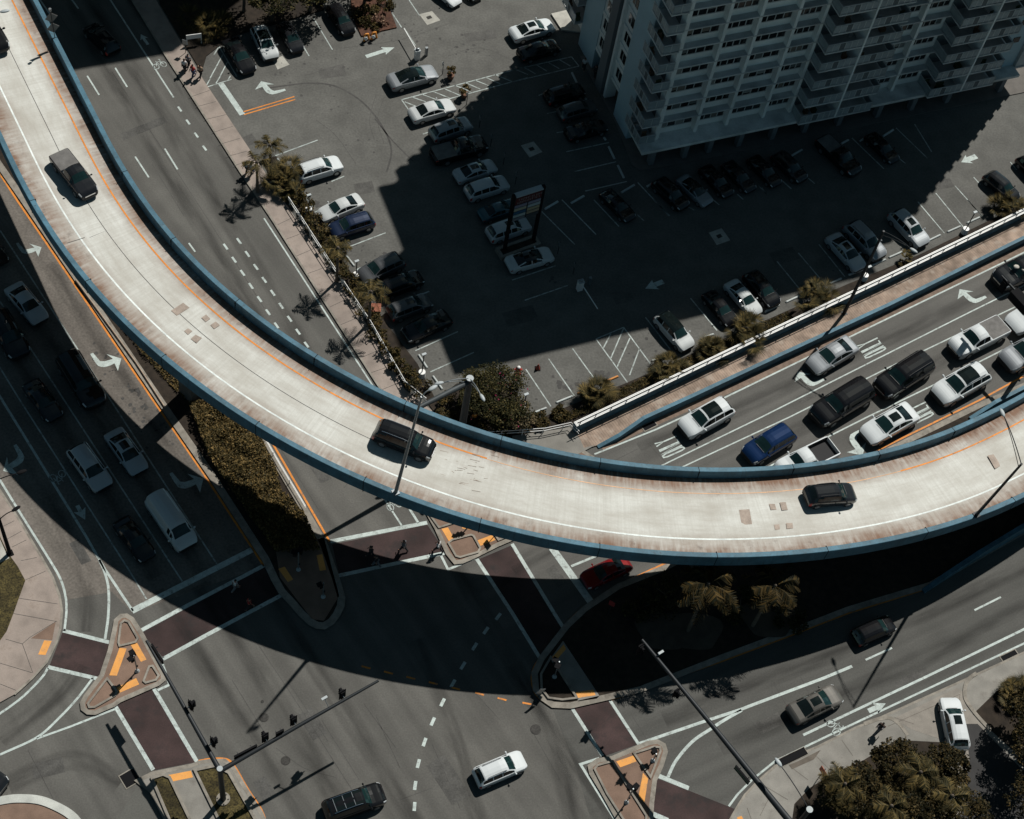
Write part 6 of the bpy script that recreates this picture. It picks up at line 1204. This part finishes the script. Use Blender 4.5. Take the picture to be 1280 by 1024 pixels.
def fill(px, n, hmin, hmax, z):
    P = GL(px, z); xs, ys = zip(*P); out = []
    while len(out) < n:
        x, y = RNG.uniform(min(xs), max(xs)), RNG.uniform(min(ys), max(ys))
        if in_poly(P, x, y):
            h = hmin+(hmax-hmin)*(.5+.5*math.sin(x*1.7+1.3*math.sin(y*1.1))*math.cos(y*1.5)); out.append((x, y, z+h*RNG.random()**.4))
    return np.array(out)
c0 = G(310, 590, .13); hd_ = empty('hedge', c0, 'dense brown green hedge filling the median beside the ramp shadow', 'hedge')
q = quads('foliage', leaves(fill([(236, 508), (262, 500), (300, 515), (322, 540), (345, 590), (352, 620), (380, 645), (400, 690), (345, 692), (300, 630), (262, 575)], 26000, .5, 1.25, .13)-np.array(c0), .2, .5), ML_hedge, hd_)
st = MB(); 
for x, y, z in fill([(250, 515), (300, 525), (340, 600), (385, 680), (345, 685), (270, 570)], 70, .2, .3, 0): st.tube([(x-c0[0], y-c0[1], 0), (x-c0[0], y-c0[1], .6)], .03, 5)
obj('stem', st, M_bark, hd_, local=True)
tag(quads('ground_cover', leaves(fill([(60, 260), (85, 285), (150, 375), (215, 450), (250, 490), (230, 500), (175, 440), (120, 365), (70, 300)], 5200, .1, .5, .13), .2, .5), ML_hedge), 'low leafy plants between the tan rail and the ramp', 'plants', kind='stuff')
ORD = 'first second third fourth fifth sixth seventh eighth ninth tenth eleventh twelfth thirteenth'.split()
pth = [(371, 250), (382, 266), (396, 284), (408, 303), (420, 326), (434, 350), (446, 368), (462, 396), (474, 418), (487, 440), (497, 458), (508, 474), (522, 488)]
for i, (x, y) in enumerate(pth): shrub((x, y), 1.0+.25*RNG.random(), 1.0+.4*RNG.random(), '%s shrub from the top in the hedge along the white pipe railing' % ORD[i], n=620, group='shrubs along the pipe railing')
for i, (x, y, r_, h) in enumerate(((560, 512, 1.5, 1.2), (590, 535, 1.3, 1.0), (640, 535, 1.6, 1.1), (672, 527, 1.0, .8), (700, 519, .9, .6))): shrub((x, y), r_, h, ('wide dark shrub left of the flowering tree', 'shrub at the feet of the person in orange', 'wide brown shrub below the flowering tree', 'low brown shrub at the lot corner', 'low golden shrub at the lower left end of the louvred wall')[i], n=1000)
tree((615, 512), 3.2, 2.6, 1.3, 'round bushy tree with pink flowers at the corner of the lot', 13000, flowers=55, k=60, size=.18, cr=.28)
tree((645, 530), 1.5, 1.6, .8, 'small pale leaved tree right of the flowering tree', 2400, leaf_mat('pale_leaf', (.05, .045, .025), (.22, .16, .09)), flowers=30, k=16, size=.2)
palm((338, 221), 4.2, 1.9, 12, 'small palm standing alone at the top of the pink pavement'); palm((421, 352), 4.7, 2.0, 12, 'palm with a golden heart beside the pipe railing'); palm((461, 405), 4.6, 2.2, 12, 'palm with grey fronds above the orange bin'); palm((322, 240), 4.0, 1.9, 11, 'palm half hidden by the big palm bush')
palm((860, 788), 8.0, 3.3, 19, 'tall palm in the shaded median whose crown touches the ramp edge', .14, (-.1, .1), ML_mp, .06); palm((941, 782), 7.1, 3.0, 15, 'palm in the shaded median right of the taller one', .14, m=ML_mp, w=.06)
clump((350, 232), 2.1, 'big bushy palm beside the white nose out SUV', 900, k=6); clump((360, 246), 1.5, 'smaller palm bush below the big one', 420)
for px, r_, lb in (((745, 500), 1.9, 'low palm by the orange wheel stops'), ((838, 466), 1.7, 'low palm below the black roofed white car'), ((884, 441), 1.7, 'low palm left of the double palm by the louvred wall'), ((930, 418), 2.1, 'wide low palm below the shaded white sedan'), ((1022, 374), 2.0, 'low palm alone along the louvred wall'), ((1131, 328), .9, 'small golden palm tuft under the tall lamp head'), ((1256, 262), 1.9, 'low palm at the right edge below the sunny dark SUV'), ((257, 38), 2.4, 'golden palm bush in the upper left planting')): clump(px, r_, lb, 760 if r_ > 1.5 else 260, k=5)
strip = fill([(690, 524), (735, 508), (780, 484), (815, 468), (860, 447), (900, 428), (985, 390), (990, 400), (880, 450), (735, 517), (700, 530)], 5000, .05, .4, .1); tag(quads('ground_cover', leaves(strip, .17, .8), ML_shrub), 'brown ground plants in the strip beside the louvred wall', 'plants', kind='stuff')
tree((340, 26), 2.9, 2.4, 3.0, 'dark tree over the parked white SUV at upper left', 4200, k=26); tree((388, 14), 2.9, 2.4, 3.0, 'dark tree over the dark grey car at the top edge', 4200, k=26); tree((305, 14), 2.9, 2.4, 3.2, 'dark tree cut by the top edge above the black car', 3000); tree((425, -20), 2.4, 2.2, 2.5, 'dark tree cut by the top edge left of the mulch bed', 3000)
tree((455, 6), 1.6, 1.6, 1.6, 'small reddish tree in the mulch bed at the top', 2000, leaf_mat('russet_leaf', (.03, .016, .01), (.13, .06, .03)), k=18); shrub((474, 28), .9, .7, 'pale flowering shrub at the tip of the red mulch bed', leaf_mat('dusty_leaf', (.06, .03, .02), (.3, .2, .14)), 500); shrub((464, 14), .9, .7, 'dark shrub in the middle of the red mulch bed', n=500); shrub((450, 25), 1.2, .9, 'wide dark shrub at the left of the red mulch bed', n=800); shrub((480, 10), 1.1, .9, 'dark shrub at the right of the red mulch bed', n=700); shrub((466, 34), .9, .5, 'low dark shrub at the lower edge of the red mulch bed', n=500)
for px, r_, h, zc, lb in (((1062, 1004), 2.5, 2.2, 1.6, 'bushy tree at the left end of the bottom right thicket'), ((1112, 968), 2.3, 2.0, 1.5, 'bushy tree at the top of the bottom right thicket'), ((1168, 976), 2.2, 2.2, 1.7, 'bushy tree in the thicket nearest the white SUV'), ((1120, 1035), 3.4, 2.6, 2.2, 'bushy tree cut by the bottom edge in the thicket'), ((1178, 1045), 3.2, 2.6, 2.2, 'bushy tree cut by the bottom edge beside the driveway'), ((1276, 908), 2.7, 2.8, 2.2, 'tree at the right edge above the shaded driveway'), ((1292, 958), 3.4, 3.4, 2.6, 'tree cut by the right edge shading the driveway'), ((1296, 1032), 3.8, 3.4, 2.6, 'tree cut by the bottom right corner')): tree(px, r_, h, zc, lb, 7500, ML_dark, .14, k=70, size=.19, cr=.2)
for px, h_, lb in (((1040, 1000), 3.4, 'palm with golden fronds at the left of the bottom right thicket'), ((1128, 990), 4.2, 'palm with golden fronds in the middle of the bottom right thicket'), ((1165, 1020), 4.4, 'palm with golden fronds at the right of the bottom right thicket'), ((1092, 1032), 4.3, 'palm with golden fronds low in the bottom right thicket'), ((1285, 935), 4.6, 'palm with golden fronds at the right edge by the driveway')): palm(px, h_, 2.3, 13, lb, .14)
clump((1262, 868), 1.6, 'golden palm bush at the right edge by the driveway', 700, k=5); clump((1110, 985), 1.8, 'palm poking out of the bottom right thicket', 500, .14, k=4)
for px, lb in (((1055, 985), 'golden palm bush at the left of the bottom right thicket'), ((1150, 985), 'golden palm bush in the middle of the bottom right thicket'), ((1135, 1022), 'golden palm bush low in the bottom right thicket')): clump((px[0]-8, px[1]+16), 2.0, lb, 600, 1.6, k=4)
for px, r_, h, lb in (((830, 742), 2.0, 1.6, 'dark shrub at the left end of the shaded palm median'), ((800, 760), 1.6, 1.2, 'low dark shrub beside the kerb of the shaded palm median'), ((925, 760), 1.7, 1.2, 'dark shrub between the two median palms'), ((985, 770), 1.8, 1.2, 'dark shrub right of the median palms')): shrub(px, r_, h, lb, ML_tree, 1200, .14)
for px, lb in (((563, 98), 'small potted tree beside the silver sedan'), ((580, 121), 'small potted tree at the right of the hatched aisle')):
    b = G(*px, 0); o = empty('potted_tree', b, lb, 'potted tree', 'potted trees'); obj('pot', MB().tube([(0, 0, 0), (0, 0, .5), (0, 0, .52), (0, 0, .45)], (.28, .38, .33, .3), 14), mat('clay_pot', (.16, .08, .05), .8), o, 40, local=True); obj('trunk', MB().tube([(0, 0, .4), (0, 0, 1.1)], .04, 6), M_bark, o, local=True); quads('foliage', leaves(clusters((0, 0, .7), .55, .9, 9, 420), .17), ML_hedge, o)
